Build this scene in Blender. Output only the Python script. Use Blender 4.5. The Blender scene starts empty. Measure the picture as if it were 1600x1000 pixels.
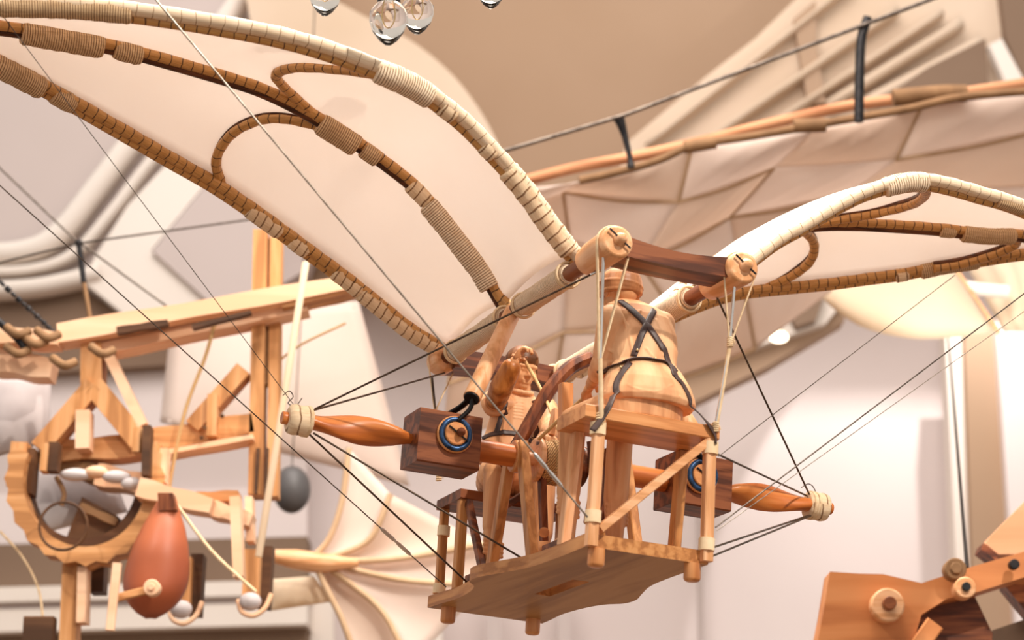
import bpy, bmesh, math, random
from mathutils import Vector, Matrix, Euler
random.seed(7)
sc = bpy.context.scene
COL = sc.collection
PI = math.pi

# ------------------------------------------------------------------ camera, exposure
FPX, PITCH = 3442.0, 0.28
CAMLOC = Vector((0, 0, 1.6))
cd = bpy.data.cameras.new('camera'); cam = bpy.data.objects.new('camera', cd); COL.objects.link(cam)
cd.sensor_width = 36; cd.lens = FPX * 36 / 1600; cd.clip_end = 100; cd.clip_start = .05
cam.location = CAMLOC; cam.rotation_euler = (PI / 2 + PITCH, 0, 0)
cd.dof.use_dof = True; cd.dof.focus_distance = 4.65; cd.dof.aperture_fstop = 3.7
sc.camera = cam
sc.view_settings.view_transform = 'Standard'; sc.view_settings.look = 'None'
sc.view_settings.gamma = 1; sc.view_settings.exposure = 0.0
try: sc.view_settings.use_curve_mapping = False
except Exception: pass

# ------------------------------------------------------------------ world and lamps of the hall
w = bpy.data.worlds.new('hall_light'); sc.world = w; w.use_nodes = True
w.node_tree.nodes['Background'].inputs[0].default_value = (1.0, .93, .86, 1)
w.node_tree.nodes['Background'].inputs[1].default_value = .74
def lamp(name, kind, loc, aim, power, color=(1, .91, .80), **kw):
    l = bpy.data.lights.new(name, kind); o = bpy.data.objects.new(name, l); COL.objects.link(o)
    o.location = loc; l.energy = power; l.color = color
    d = Vector(aim) - Vector(loc); o.rotation_euler = d.to_track_quat('-Z', 'Y').to_euler()
    for k, v in kw.items(): setattr(l, k, v)
    return o
lamp('track_spot', 'SPOT', (2.2, 1.6, 5.6), (.1, 4.6, 2.7), 800, spot_size=1.2, spot_blend=.6, shadow_soft_size=.09)
lamp('track_spot', 'SPOT', (-2.4, 3.0, 5.9), (-.5, 4.6, 2.9), 300, spot_size=1.3, spot_blend=.7, shadow_soft_size=.12)
lamp('ceiling_softbox', 'AREA', (0.2, 5.2, 6.2), (0, 4.9, 2.5), 240, size=2.2)
lamp('hall_wash', 'AREA', (0, 6.5, 9.2), (0, 14, 4.6), 500, size=5.0, color=(1, .92, .87))
lamp('wall_spot', 'SPOT', (2.85, 12.6, 6.4), (2.75, 14.1, 4.35), 230, color=(1, .94, .90), spot_size=.98, spot_blend=.10, shadow_soft_size=.03)
lamp('panel_spot', 'SPOT', (1.9, 7.6, 3.4), (1.95, 9.05, 4.25), 170, color=(1, .95, .88), spot_size=.9, spot_blend=1.0, shadow_soft_size=.05)

# ------------------------------------------------------------------ frames of reference
FW = Vector((0, math.cos(PITCH), math.sin(PITCH))); UP = Vector((0, -math.sin(PITCH), math.cos(PITCH)))
MM = Matrix.Translation((.102, 4.5, .705 + 1.6)) @ (Matrix.Rotation(-.029, 4, 'X') @ Matrix.Rotation(.066, 4, 'Y') @ Matrix.Rotation(.393, 4, 'Z'))
MI = MM.inverted()
def sight(px, py): return FW + Vector(((px - 800) / FPX, 0, 0)) + UP * ((500 - py) / FPX)
def Wd(px, py, y):                      # a point of the hall on the upright plane at distance y
    d = sight(px, py); return CAMLOC + d * (y / d.y)
def _m(px, py, ax, v):
    d = MI.to_3x3() @ sight(px, py); o = MI @ CAMLOC
    return o + d * ((v - o[ax]) / d[ax])
def MX(px, py, v): return _m(px, py, 0, v)
def MY(px, py, v): return _m(px, py, 1, v)
def MZ(px, py, v): return _m(px, py, 2, v)
def V(*a): return Vector(a)

# ------------------------------------------------------------------ materials
def lin(c): return tuple(((x / 255) / 12.92 if x / 255 < .04045 else ((x / 255 + .055) / 1.055) ** 2.4) for x in c) + (1,)
def newmat(name, rough=.6):
    m = bpy.data.materials.new(name); m.use_nodes = True
    b = m.node_tree.nodes['Principled BSDF']; b.inputs['Roughness'].default_value = rough
    return m, m.node_tree, b
def N(nt, t, **kw):
    n = nt.nodes.new(t)
    for k, v in kw.items():
        if k in n.inputs.keys() if isinstance(k, str) else False: n.inputs[k].default_value = v
        else: setattr(n, k, v)
    return n
def ramp(nt, stops):
    r = nt.nodes.new('ShaderNodeValToRGB'); e = r.color_ramp.elements
    while len(e) < len(stops): e.new(.5)
    for i, (p, c) in enumerate(stops): e[i].position = p; e[i].color = lin(c)
    return r
def bump(nt, b, sock, strength=.3, dist=.002):
    n = nt.nodes.new('ShaderNodeBump'); n.inputs['Strength'].default_value = strength; n.inputs['Distance'].default_value = dist
    nt.links.new(sock, n.inputs['Height']); nt.links.new(n.outputs[0], b.inputs['Normal'])
def plain(name, c, rough=.7, metal=0, noise=0, nscale=8, c2=None, emis=0):
    m, nt, b = newmat(name, rough); b.inputs['Metallic'].default_value = metal
    c2 = c2 or tuple(x * .85 for x in c)
    tc = nt.nodes.new('ShaderNodeTexCoord'); n = nt.nodes.new('ShaderNodeTexNoise')
    n.inputs['Scale'].default_value = nscale; n.inputs['Detail'].default_value = 4
    nt.links.new(tc.outputs['Object'], n.inputs['Vector'])
    r = ramp(nt, [(.3, c2), (.7, c)]); nt.links.new(n.outputs[0], r.inputs[0]); nt.links.new(r.outputs[0], b.inputs['Base Color'])
    if noise: bump(nt, b, n.outputs[0], noise, .002)
    if emis:
        b.inputs['Emission Color'].default_value = lin(c); b.inputs['Emission Strength'].default_value = emis
    return m
def wood(name, dark, mid, light, axis=0, scale=28, rough=.42, coat=.10):
    m, nt, b = newmat(name, rough)
    tc = nt.nodes.new('ShaderNodeTexCoord'); mp = nt.nodes.new('ShaderNodeMapping')
    s = [1.0, 1.0, 1.0]; s[axis] = .09; mp.inputs['Scale'].default_value = [q * scale for q in s]
    nt.links.new(tc.outputs['Object'], mp.inputs['Vector'])
    n = nt.nodes.new('ShaderNodeTexNoise'); n.inputs['Scale'].default_value = 2.0; n.inputs['Detail'].default_value = 6; n.inputs['Distortion'].default_value = .35
    nt.links.new(mp.outputs[0], n.inputs['Vector'])
    wv = nt.nodes.new('ShaderNodeMath'); wv.operation = 'MULTIPLY'; wv.inputs[1].default_value = 5.0
    fr = nt.nodes.new('ShaderNodeMath'); fr.operation = 'PINGPONG'; fr.inputs[1].default_value = 1.0
    nt.links.new(n.outputs[0], wv.inputs[0]); nt.links.new(wv.outputs[0], fr.inputs[0])
    mx = nt.nodes.new('ShaderNodeMix'); mx.data_type = 'FLOAT'; mx.inputs[0].default_value = .22
    nt.links.new(n.outputs[0], mx.inputs[2]); nt.links.new(fr.outputs[0], mx.inputs[3])
    r = ramp(nt, [(.22, dark), (.5, mid), (.8, light)]); nt.links.new(mx.outputs[0], r.inputs[0])
    nt.links.new(r.outputs[0], b.inputs['Base Color'])
    b.inputs['Specular IOR Level'].default_value = .28; b.inputs['Coat Weight'].default_value = coat * .6; b.inputs['Coat Roughness'].default_value = .3
    bump(nt, b, n.outputs[0], .05, .0006)
    return m
def banded(name, base1, base2, line, pitch, width, rough=.6, bmp=.5, dist=.0015, streak=True, skew=0.0):
    """bands across a tube: uses the tube's UV (x = metres along it)"""
    m, nt, b = newmat(name, rough)
    uv = nt.nodes.new('ShaderNodeUVMap'); sp = nt.nodes.new('ShaderNodeSeparateXYZ'); nt.links.new(uv.outputs[0], sp.inputs[0])
    tc = nt.nodes.new('ShaderNodeTexCoord'); nz = nt.nodes.new('ShaderNodeTexNoise'); nz.inputs['Scale'].default_value = 30
    nt.links.new(tc.outputs['Object'], nz.inputs['Vector'])
    ad = nt.nodes.new('ShaderNodeMath'); ad.operation = 'MULTIPLY_ADD'; ad.inputs[1].default_value = pitch * .5
    nt.links.new(nz.outputs[0], ad.inputs[0]); nt.links.new(sp.outputs[0], ad.inputs[2])
    sk = nt.nodes.new('ShaderNodeMath'); sk.operation = 'MULTIPLY_ADD'; sk.inputs[1].default_value = skew
    nt.links.new(sp.outputs[1], sk.inputs[0]); nt.links.new(ad.outputs[0], sk.inputs[2])
    dv = nt.nodes.new('ShaderNodeMath'); dv.operation = 'DIVIDE'; dv.inputs[1].default_value = pitch; nt.links.new(sk.outputs[0], dv.inputs[0])
    fr = nt.nodes.new('ShaderNodeMath'); fr.operation = 'PINGPONG'; fr.inputs[1].default_value = .5; nt.links.new(dv.outputs[0], fr.inputs[0])
    r2 = nt.nodes.new('ShaderNodeMapRange'); r2.inputs[1].default_value = width * .5; r2.inputs[2].default_value = width; nt.links.new(fr.outputs[0], r2.inputs[0])
    n2 = nt.nodes.new('ShaderNodeTexNoise'); mp = nt.nodes.new('ShaderNodeMapping'); mp.inputs['Scale'].default_value = (8, 9, 1)
    nt.links.new(uv.outputs[0], mp.inputs[0]); nt.links.new(mp.outputs[0], n2.inputs['Vector']); n2.inputs['Scale'].default_value = 3; n2.inputs['Detail'].default_value = 5
    r = ramp(nt, [(.3, base2), (.65, base1)]); nt.links.new(n2.outputs[0], r.inputs[0])
    mx = nt.nodes.new('ShaderNodeMix'); mx.data_type = 'RGBA'; mx.inputs[6].default_value = lin(line)
    nt.links.new(r2.outputs[0], mx.inputs[0]); nt.links.new(r.outputs[0], mx.inputs[7]); nt.links.new(mx.outputs[2], b.inputs['Base Color'])
    bump(nt, b, r2.outputs[0], bmp, dist)
    return m
def cloth(name, c, c2, transl=.45, scale=3):
    m, nt, b = newmat(name, .85)
    tc = nt.nodes.new('ShaderNodeTexCoord'); n = nt.nodes.new('ShaderNodeTexNoise'); n.inputs['Scale'].default_value = scale; n.inputs['Detail'].default_value = 5
    nt.links.new(tc.outputs['Object'], n.inputs['Vector']); r = ramp(nt, [(.3, c2), (.7, c)]); nt.links.new(n.outputs[0], r.inputs[0])
    nt.links.new(r.outputs[0], b.inputs['Base Color'])
    t = nt.nodes.new('ShaderNodeBsdfTranslucent'); nt.links.new(r.outputs[0], t.inputs[0])
    ms = nt.nodes.new('ShaderNodeMixShader'); ms.inputs[0].default_value = transl
    nt.links.new(b.outputs[0], ms.inputs[1]); nt.links.new(t.outputs[0], ms.inputs[2])
    nt.links.new(ms.outputs[0], nt.nodes['Material Output'].inputs[0])
    n3 = nt.nodes.new('ShaderNodeTexNoise'); n3.inputs['Scale'].default_value = scale * 2.2; nt.links.new(tc.outputs['Object'], n3.inputs['Vector'])
    bump(nt, b, n3.outputs[0], .25, .02)
    return m
OAK_D, OAK_M, OAK_L = (146, 88, 44), (194, 130, 74), (216, 156, 98)
M = {}
for i, a in enumerate('xyz'):
    M['oak_' + a] = wood('honey_oak_' + a, OAK_D, OAK_M, OAK_L, i)
    M['pale_' + a] = wood('pale_beech_' + a, (200, 138, 86), (228, 168, 120), (240, 192, 150), i)
    M['walnut_' + a] = wood('walnut_' + a, (50, 20, 8), (112, 58, 31), (156, 92, 54), i, 24, .42, .08)
    M['cherry_' + a] = wood('cherry_' + a, (174, 104, 56), (212, 142, 86), (228, 164, 108), i, 22, .35, .3)
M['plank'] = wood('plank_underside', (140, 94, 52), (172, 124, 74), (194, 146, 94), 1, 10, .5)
M['carved'] = wood('carved_limewood', (176, 116, 74), (212, 152, 104), (232, 180, 132), 2, 16, .5, .1)
M['amber_x'] = wood('amber_carved_wood', (164, 84, 34), (200, 112, 50), (218, 138, 74), 0, 20, .35, .3)
for i, a in enumerate('xyz'): M['bgoak_' + a] = wood('aged_pale_oak_' + a, (150, 98, 56), (200, 142, 90), (222, 170, 122), i, 12, .6, 0)
M['bgspar'] = wood('weathered_spar_wood', (160, 100, 64), (196, 134, 94), (216, 158, 118), 0, 8, .6, 0)
M['crank_wood'] = wood('worn_orange_wood', (168, 98, 54), (200, 128, 76), (216, 148, 96), 0, 5, .55, 0); M['crank_pale'] = wood('worn_pale_wood', (204, 146, 106), (216, 160, 120), (226, 174, 136), 0, 5, .55, 0)
M['bgpale'] = wood('aged_beech', (222, 172, 134), (234, 188, 152), (242, 204, 172), 0, 6, .6, 0)
M['bgdark'] = wood('brown_and_shaded_wood', (58, 36, 20), (84, 54, 34), (116, 80, 52), 0, 6, .6, 0)  # dark wood; also stands for shaded timber sides, shade put into the colour
M['hair'] = wood('dark_carved_hair_wood', (62, 34, 14), (98, 56, 24), (140, 86, 42), 2, 16, .5, .1)
M['hat'] = wood('brown_carved_wood', (130, 78, 42), (184, 124, 80), (214, 160, 112), 2, 10, .5, .1)
M['cord_tan'] = plain('tan_cord', (222, 180, 122), .7, c2=(196, 150, 94), nscale=50)
M['tunic'] = wood('carved_tunic_wood', (196, 134, 90), (228, 170, 124), (240, 192, 148), 2, 9, .6, .03)
M['carved_dark'] = wood('carved_brown_wood', (104, 56, 20), (158, 92, 38), (200, 130, 66), 2, 20, .38, .25)
M['bamboo'] = banded('bamboo_with_lashing', (212, 158, 92), (180, 126, 66), (96, 62, 32), .024, .07, .42, .6)
M['lit_cane'] = banded('top_lit_cane_lashing', (242, 220, 192), (228, 198, 160), (166, 130, 96), .027, .035, .5, .5)  # lashed cane whitened in its colour as if lit from above
M['groove'] = wood('dark_cane', (50, 26, 12), (88, 48, 24), (120, 70, 38), 0, 30)
M['cord'] = banded('whipped_cord', (226, 192, 150), (196, 158, 116), (146, 110, 76), .0050, .20, .8, .9, .002, skew=.006)
M['linen'] = banded('linen_binding', (240, 214, 180), (220, 186, 146), (150, 112, 78), .021, .09, .8, .8, .003, skew=.012)
M['rope'] = banded('twisted_rope', (226, 184, 126), (200, 156, 102), (146, 104, 62), .007, .2, .8, 1, .003, skew=.02)
M['fabric'] = cloth('wing_linen', (250, 243, 238), (245, 236, 229), .4, 2)
M['string'] = plain('cotton_string', (240, 214, 176), .8, c2=(214, 180, 138), nscale=60)
M['tape'] = plain('masking_cloth_tape', (244, 218, 180), .75, c2=(228, 196, 152), nscale=30, noise=.3)
M['leather'] = plain('dark_brown_leather', (74, 46, 38), .5, c2=(48, 28, 24), nscale=30, noise=.2)
M['tan_leather'] = plain('tan_leather', (178, 96, 58), .45, c2=(140, 64, 36), nscale=3)
M['iron'] = plain('blackened_iron', (44, 40, 40), .45, .7, c2=(20, 20, 24), nscale=40, noise=.3)
M['blue'] = plain('blue_oxide_metal', (60, 100, 150), .35, .5, c2=(16, 24, 40), nscale=60, noise=.4)
M['wire'] = plain('stainless_wire', (196, 182, 168), .3, .7, c2=(130, 118, 106), nscale=40)
M['steel'] = plain('steel_cable', (120, 108, 98), .35, .8, c2=(66, 56, 50), nscale=50)
M['rod'] = plain('dark_metal_rod', (96, 78, 62), .35, .6, c2=(60, 44, 34), nscale=50)
M['bright'] = plain('polished_steel', (230, 225, 220), .2, .9)
M['brass'] = plain('brass', (230, 200, 150), .3, .9)
M['wall'] = plain('painted_wall', (230, 218, 214), .9, c2=(224, 210, 206), nscale=.6)
M['sand'] = plain('sand_plaster', (222, 200, 178), .9, c2=(206, 182, 156), nscale=.8)
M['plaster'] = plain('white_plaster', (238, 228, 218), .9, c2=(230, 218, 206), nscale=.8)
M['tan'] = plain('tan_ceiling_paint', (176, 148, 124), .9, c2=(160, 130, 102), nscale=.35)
M['mauve'] = plain('mauve_ceiling_paint', (208, 194, 190), .9, c2=(198, 184, 178), nscale=.35)
M['umber'] = plain('umber_paint', (140, 116, 96), .9, c2=(122, 98, 80), nscale=.5)
M['bgcloth'] = cloth('glider_cloth', (250, 238, 230), (244, 228, 216), .5, 1.2)
M['bgcloth2'] = cloth('glider_cloth_warm', (246, 230, 216), (238, 218, 202), .5, 1.2)
M['silk'] = cloth('cream_silk', (250, 236, 214), (242, 224, 198), .5, 1.2)
M['grey'] = plain('dark_grey_ball', (88, 84, 84), .5, c2=(60, 58, 58), nscale=6)
M['greycloth'] = plain('grey_white_cloth', (214, 206, 206), .8, c2=(176, 166, 166), nscale=5)
M['seam'] = plain('brown_seam', (150, 112, 76), .8, c2=(120, 86, 54), nscale=12)
M['seam_pale'] = plain('pale_seam', (204, 172, 138), .8, c2=(186, 152, 116), nscale=12)
M['cord_lit'] = banded('pale_whipped_cord', (246, 224, 196), (230, 200, 166), (170, 136, 104), .0055, .2, .8, .9, .002, skew=.006)  # lit copy of the whipped cord, brightness put into the colour
M['lampglow'] = plain('lamp_glow', (255, 236, 205), .5, emis=6)
g, nt, b = newmat('clear_glass', .03); b.inputs['Transmission Weight'].default_value = 1; b.inputs['IOR'].default_value = 1.12
b.inputs['Base Color'].default_value = (.93, .90, .86, 1); b.inputs['Specular IOR Level'].default_value = 1.0; M['glass'] = g

# ------------------------------------------------------------------ mesh building
def frame_of(d, up=None):
    d = Vector(d).normalized(); u = Vector(up) if up else (V(0, 0, 1) if abs(d.z) < .95 else V(0, 1, 0))
    s = d.cross(u).normalized(); u = s.cross(d).normalized(); return d, s, u
class MB:
    def __init__(s): s.v = []; s.f = []; s.mi = []; s.uv = []; s.sm = []
    def add(s, vs, fs, mi=0, uvs=None, smooth=False):
        k = len(s.v); s.v += [tuple(q) for q in vs]
        for i, f in enumerate(fs):
            s.f.append([k + j for j in f]); s.mi.append(mi); s.sm.append(smooth)
            s.uv.append(uvs[i] if uvs else [(0, 0)] * len(f))
    def prism(s, base, off, mi=0):         # base: closed outline (3D), off: thickness vector
        n = len(base); off = Vector(off); a = [Vector(q) for q in base]; b = [q + off for q in a]
        fs = [list(range(n))[::-1], list(range(n, 2 * n))] + [[i, (i + 1) % n, n + (i + 1) % n, n + i] for i in range(n)]
        s.add(a + b, fs, mi); return s
    def box(s, c, d, rot=None, mi=0, bev=.08):
        c = Vector(c); h = Vector(d) / 2; e = min(h) * bev * 2; vs = []
        # chamfered along its long axis edges
        R = rot.to_matrix() if isinstance(rot, Euler) else (rot or Matrix.Identity(3))
        ax = max(range(3), key=lambda i: h[i]); o = [i for i in range(3) if i != ax]
        prof = [(1, 1 - 0), ]
        pts = []
        for sx, sy, k in ((1, 1, 0), (-1, 1, 1), (-1, -1, 0), (1, -1, 1)):
            p1 = (sx * (h[o[0]] - (0 if k == 0 else e)), sy * (h[o[1]] - (e if k == 0 else 0)))
            p2 = (sx * (h[o[0]] - (e if k == 0 else 0)), sy * (h[o[1]] - (0 if k == 0 else e)))
            pts += [p1, p2]
        ring = []
        for t in (-1, 1):
            for p in pts:
                q = V(0, 0, 0); q[ax] = t * h[ax]; q[o[0]] = p[0]; q[o[1]] = p[1]; ring.append(c + R @ q)
        n = len(pts); fs = [list(range(n)), list(range(n, 2 * n))[::-1]] + [[i, n + i, n + (i + 1) % n, (i + 1) % n] for i in range(n)]
        s.add(ring, fs, mi); return s
    def bar(s, p0, p1, w, h=None, up=None, mi=0, w2=None, h2=None):
        p0 = Vector(p0); p1 = Vector(p1); h = h or w; w2 = w2 or w; h2 = h2 or h
        d, a, u = frame_of(p1 - p0, up); vs = []
        for p, ww, hh in ((p0, w, h), (p1, w2, h2)):
            e = min(ww, hh) * .1
            for x, y in ((ww / 2, hh / 2 - e), (ww / 2 - e, hh / 2), (-ww / 2 + e, hh / 2), (-ww / 2, hh / 2 - e), (-ww / 2, -hh / 2 + e), (-ww / 2 + e, -hh / 2), (ww / 2 - e, -hh / 2), (ww / 2, -hh / 2 + e)):
                vs.append(p + a * x + u * y)
        fs = [list(range(8))[::-1], list(range(8, 16))] + [[i, (i + 1) % 8, 8 + (i + 1) % 8, 8 + i] for i in range(8)]
        s.add(vs, fs, mi); return s
    def tube(s, pts, r, n=12, mi=0, flat=1.0, caps=True, up=None, twist=0.0, smooth=True):
        pts = [Vector(p) for p in pts]; m = len(pts)
        rr = r if isinstance(r, (list, tuple)) else [r] * m
        L = 0; vs = []; us = []; u = None
        for i, p in enumerate(pts):
            t = (pts[min(i + 1, m - 1)] - pts[max(i - 1, 0)])
            t = t.normalized() if t.length > 1e-9 else V(0, 0, 1)
            if u is None: _, sd, u = frame_of(t, up)
            else:
                u = (u - t * u.dot(t)).normalized(); sd = t.cross(u).normalized()
            if i: L += (p - pts[i - 1]).length
            us.append(L)
            for k in range(n):
                a = 2 * PI * k / n; x = math.cos(a) * rr[i]; y = math.sin(a) * rr[i] * flat
                tw = twist * L; x, y = x * math.cos(tw) - y * math.sin(tw), x * math.sin(tw) + y * math.cos(tw)
                vs.append(p + sd * x + u * y)
        fs = []; uvs = []
        for i in range(m - 1):
            for k in range(n):
                k2 = (k + 1) % n; fs.append([i * n + k, i * n + k2, (i + 1) * n + k2, (i + 1) * n + k])
                uvs.append([(us[i], k / n), (us[i], (k + 1) / n), (us[i + 1], (k + 1) / n), (us[i + 1], k / n)])
        s.add(vs, fs, mi, uvs, smooth)
        if caps:
            s.add(vs[:n], [list(range(n))[::-1]], mi); s.add(vs[-n:], [list(range(n))], mi)
        return s
    def cyl(s, p0, p1, r, n=24, mi=0, r2=None, rnd=.12):
        p0 = Vector(p0); p1 = Vector(p1); r2 = r if r2 is None else r2; d = (p1 - p0); l = d.length; d.normalize(); e = min(r * rnd, l * .3)
        return s.tube([p0, p0 + d * e * .3, p0 + d * e, p1 - d * e, p1 - d * e * .3, p1], [r - e, r - e * .3, r, r2, r2 - e * .3, r2 - e], n, mi)
    def lathe(s, p0, d, prof, n=24, mi=0):      # prof: (distance along, radius)
        p0 = Vector(p0); d = Vector(d).normalized()
        return s.tube([p0 + d * a for a, _ in prof], [max(q, 1e-5) for _, q in prof], n, mi)
    def torus(s, c, ax, R, r, n=36, k=10, mi=0, a0=0, a1=2 * PI):
        d, a, u = frame_of(ax); pts = [Vector(c) + a * math.cos(a0 + (a1 - a0) * i / n) * R + u * math.sin(a0 + (a1 - a0) * i / n) * R for i in range(n + 1)]
        return s.tube(pts, r, k, mi, caps=abs(a1 - a0) < 6.2)
    def ball(s, c, r, n=14, mi=0, sc3=(1, 1, 1), rot=None):
        c = Vector(c); vs = []; R = rot or Matrix.Identity(3)
        for i in range(n + 1):
            t = PI * i / n
            for k in range(2 * n):
                a = PI * k / n; vs.append(c + R @ V(r * sc3[0] * math.sin(t) * math.cos(a), r * sc3[1] * math.sin(t) * math.sin(a), r * sc3[2] * math.cos(t)))
        m = 2 * n; s.add(vs, [[i * m + k, (i + 1) * m + k, (i + 1) * m + (k + 1) % m, i * m + (k + 1) % m] for i in range(n) for k in range(m)], mi, smooth=True); return s
    def grid(s, rows, mi=0, thick=0, smooth=True, uvm=1.0):
        nr, nc = len(rows), len(rows[0]); vs = [Vector(p) for r in rows for p in r]
        fs = [[i * nc + j, i * nc + j + 1, (i + 1) * nc + j + 1, (i + 1) * nc + j] for i in range(nr - 1) for j in range(nc - 1)]
        if thick:
            nm = [V(0, 0, 0) for _ in vs]
            for f in fs:
                q = (vs[f[1]] - vs[f[0]]).cross(vs[f[3]] - vs[f[0]])
                if q.length < 1e-12: q = (vs[f[2]] - vs[f[1]]).cross(vs[f[3]] - vs[f[1]])
                for j in f: nm[j] += q
            k = len(vs); vs2 = [v - (q.normalized() if q.length > 0 else V(0, 0, 1)) * thick for v, q in zip(vs, nm)]
            bd = [j for j in range(nc)] + [i * nc + nc - 1 for i in range(1, nr)] + [(nr - 1) * nc + j for j in range(nc - 2, -1, -1)] + [i * nc for i in range(nr - 2, 0, -1)]
            fs = fs + [[k + j for j in f[::-1]] for f in fs] + [[bd[i], k + bd[i], k + bd[(i + 1) % len(bd)], bd[(i + 1) % len(bd)]] for i in range(len(bd))]
            vs = vs + vs2
        s.add(vs, fs, mi, smooth=smooth); return s
    def build(s, name, mats, parent=None, **props):
        me = bpy.data.meshes.new(name); me.from_pydata(s.v, [], s.f); o = bpy.data.objects.new(name, me); COL.objects.link(o)
        for m in (mats if isinstance(mats, (list, tuple)) else [mats]): me.materials.append(M[m] if isinstance(m, str) else m)
        me.polygons.foreach_set('material_index', s.mi); me.polygons.foreach_set('use_smooth', s.sm)
        ul = me.uv_layers.new(name='UVMap'); flat = [c for f in s.uv for q in f for c in q]; ul.data.foreach_set('uv', flat)
        bm = bmesh.new(); bm.from_mesh(me); bmesh.ops.recalc_face_normals(bm, faces=bm.faces); bm.to_mesh(me); bm.free()
        me.update(); o.parent = parent
        for k, v in props.items(): o[k] = v
        return o
def spline(pts, n=8):
    P = [Vector(p) for p in pts]; P = [P[0] * 2 - P[1]] + P + [P[-1] * 2 - P[-2]]; out = []
    for i in range(1, len(P) - 2):
        for k in range(n):
            t = k / n; a, b_, c, d = P[i - 1:i + 3]
            out.append(.5 * ((2 * b_) + (c - a) * t + (2 * a - 5 * b_ + 4 * c - d) * t * t + (3 * b_ - a - 3 * c + d) * t ** 3))
    out.append(P[-2]); return out
def lerp(a, b, t): return a + (b - a) * t
def tag(o, label, cat=None, group=None, kind=None):
    if label: o['label'] = label
    if cat: o['category'] = cat
    if group: o['group'] = group
    if kind: o['kind'] = kind
    return o
def thing(name, label, cat, loc=(0, 0, 0), mat=None, group=None):
    o = bpy.data.objects.new(name, None); COL.objects.link(o); o.empty_display_size = .1
    if mat is not None: o.matrix_world = mat
    else: o.location = loc
    tag(o, label, cat, group); return o
def root_shift(o, pt):      # children were written in hall coordinates: keep them there while the Empty stands at pt
    o.location = pt
    for c in o.children: c.matrix_parent_inverse = Matrix.Translation(-Vector(pt))
def structure(o): o['kind'] = 'structure'; return o

# ================================================================== the hall
FL = MB().box((0, 8, -.05), (24, 22, .1)).build('floor', 'umber'); structure(FL)
structure(MB().box((0, 14.3, 5), (24, .4, 10.2)).build('wall_back', 'wall'))
def slab(name, pts, y, th, mat, kind='structure'):
    m = MB().prism([Wd(px, py, y) for px, py in pts], (0, th, 0)); o = m.build(name, mat)
    if kind: o['kind'] = kind
    return o
# upper vault: painted panels and raised plaster bands
def band(name, px, y, wpx, th, mat='plaster', n=6):
    """a raised moulding strip following a line on the vault"""
    pts = spline([Wd(a, b_, y) for a, b_ in px], n); L = []; R = []
    for i, p in enumerate(pts):
        d = (pts[min(i + 1, len(pts) - 1)] - pts[max(i - 1, 0)]).normalized(); q = V(-d.z, 0, d.x) * (wpx * y / FPX / 2); L.append(p + q); R.append(p - q)
    rows = [[a, lerp(a, b_, .2) - V(0, th * .8, 0), lerp(a, b_, .5) - V(0, th, 0), lerp(a, b_, .8) - V(0, th * .8, 0), b_] for a, b_ in zip(L, R)]
    return structure(MB().grid(rows, thick=.01).build(name, mat))
slab('ceiling', [(-80, -80), (1700, -80), (1700, 330), (980, 330), (700, 330), (400, 560), (-80, 560)], 13.6, .3, 'tan')
slab('trim_1', [(-60, -60), (520, -60), (520, 60), (560, 200), (480, 420), (400, 470), (-60, 470)], 13.3, .25, 'mauve')
slab('trim_2', [(-60, 448), (60, 446), (120, 446), (190, 492), (330, 470), (420, 455), (420, 560), (-60, 590)], 13.25, .2, 'umber')
band('trim_3', [(-60, 402), (40, 396), (95, 368), (150, 300), (208, 224), (300, 110), (400, -30)], 13.2, 44, .14)
band('trim_4', [(-60, 428), (50, 424), (118, 398), (175, 335), (236, 256), (330, 150), (440, 0)], 13.2, 22, .09)
band('trim_5', [(-60, 458), (50, 452), (115, 440), (160, 428)], 13.15, 34, .12)
slab('trim_6', [(150, 398), (200, 320), (290, 225), (345, 258), (236, 392), (330, 478), (262, 494), (205, 500), (158, 462), (130, 440)], 13.1, .15, 'plaster')
slab('trim_7', [(238, 392), (345, 260), (420, 300), (430, 460), (330, 475)], 13.05, .08, 'mauve')
# big smooth arch behind the left wing
arch = spline([(470, -30, 0), (560, 20, 0), (640, 62, 0), (700, 110, 0), (745, 165, 0), (780, 230, 0), (800, 300, 0)], 5)
slab('trim_8', [(p.x, p.y) for p in arch] + [(760, 420), (600, 420), (420, 200), (380, -30)], 12.9, .25, 'sand')
slab('trim_9', [(505, -30), (590, 0), (570, 40), (515, 30)], 12.8, .1, 'umber') if False else None
# right-hand arch, its fluted mouldings and the dark corner
slab('trim_10', [(978, 224), (1100, 122), (1180, 60), (1262, -20), (1575, -20), (1575, 60), (1560, 90), (1600, 150), (1640, 160), (1640, 300), (960, 300)], 12.9, .25, 'sand')
for i, (a, b_, wq) in enumerate((((1010, 232), (1330, -20), 12), ((1080, 240), (1400, 20), 16), ((1150, 235), (1470, 25), 14), ((1290, 170), (1500, 40), 22), ((1350, 165), (1530, 70), 26))):
    band('trim_%d' % (11 + i), [a, lerp(V(*a), V(*b_), .5)[:], b_], 12.85, wq, .10, 'sand')
slab('trim_16', [(1385, 150), (1450, 105), (1540, 60), (1545, 140)], 12.75, .06, 'umber')
slab('trim_17', [(1562, -20), (1700, -20), (1700, 130), (1600, 128), (1572, 60)], 12.8, .1, 'umber')
slab('trim_18', [(1545, 70), (1565, 60), (1600, 125), (1572, 130)], 12.7, .08, 'plaster')
slab('trim_19', [(1240, 30), (1275, 0), (1275, 70), (1290, 160), (1262, 160)], 12.8, .05, 'tan')
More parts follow.
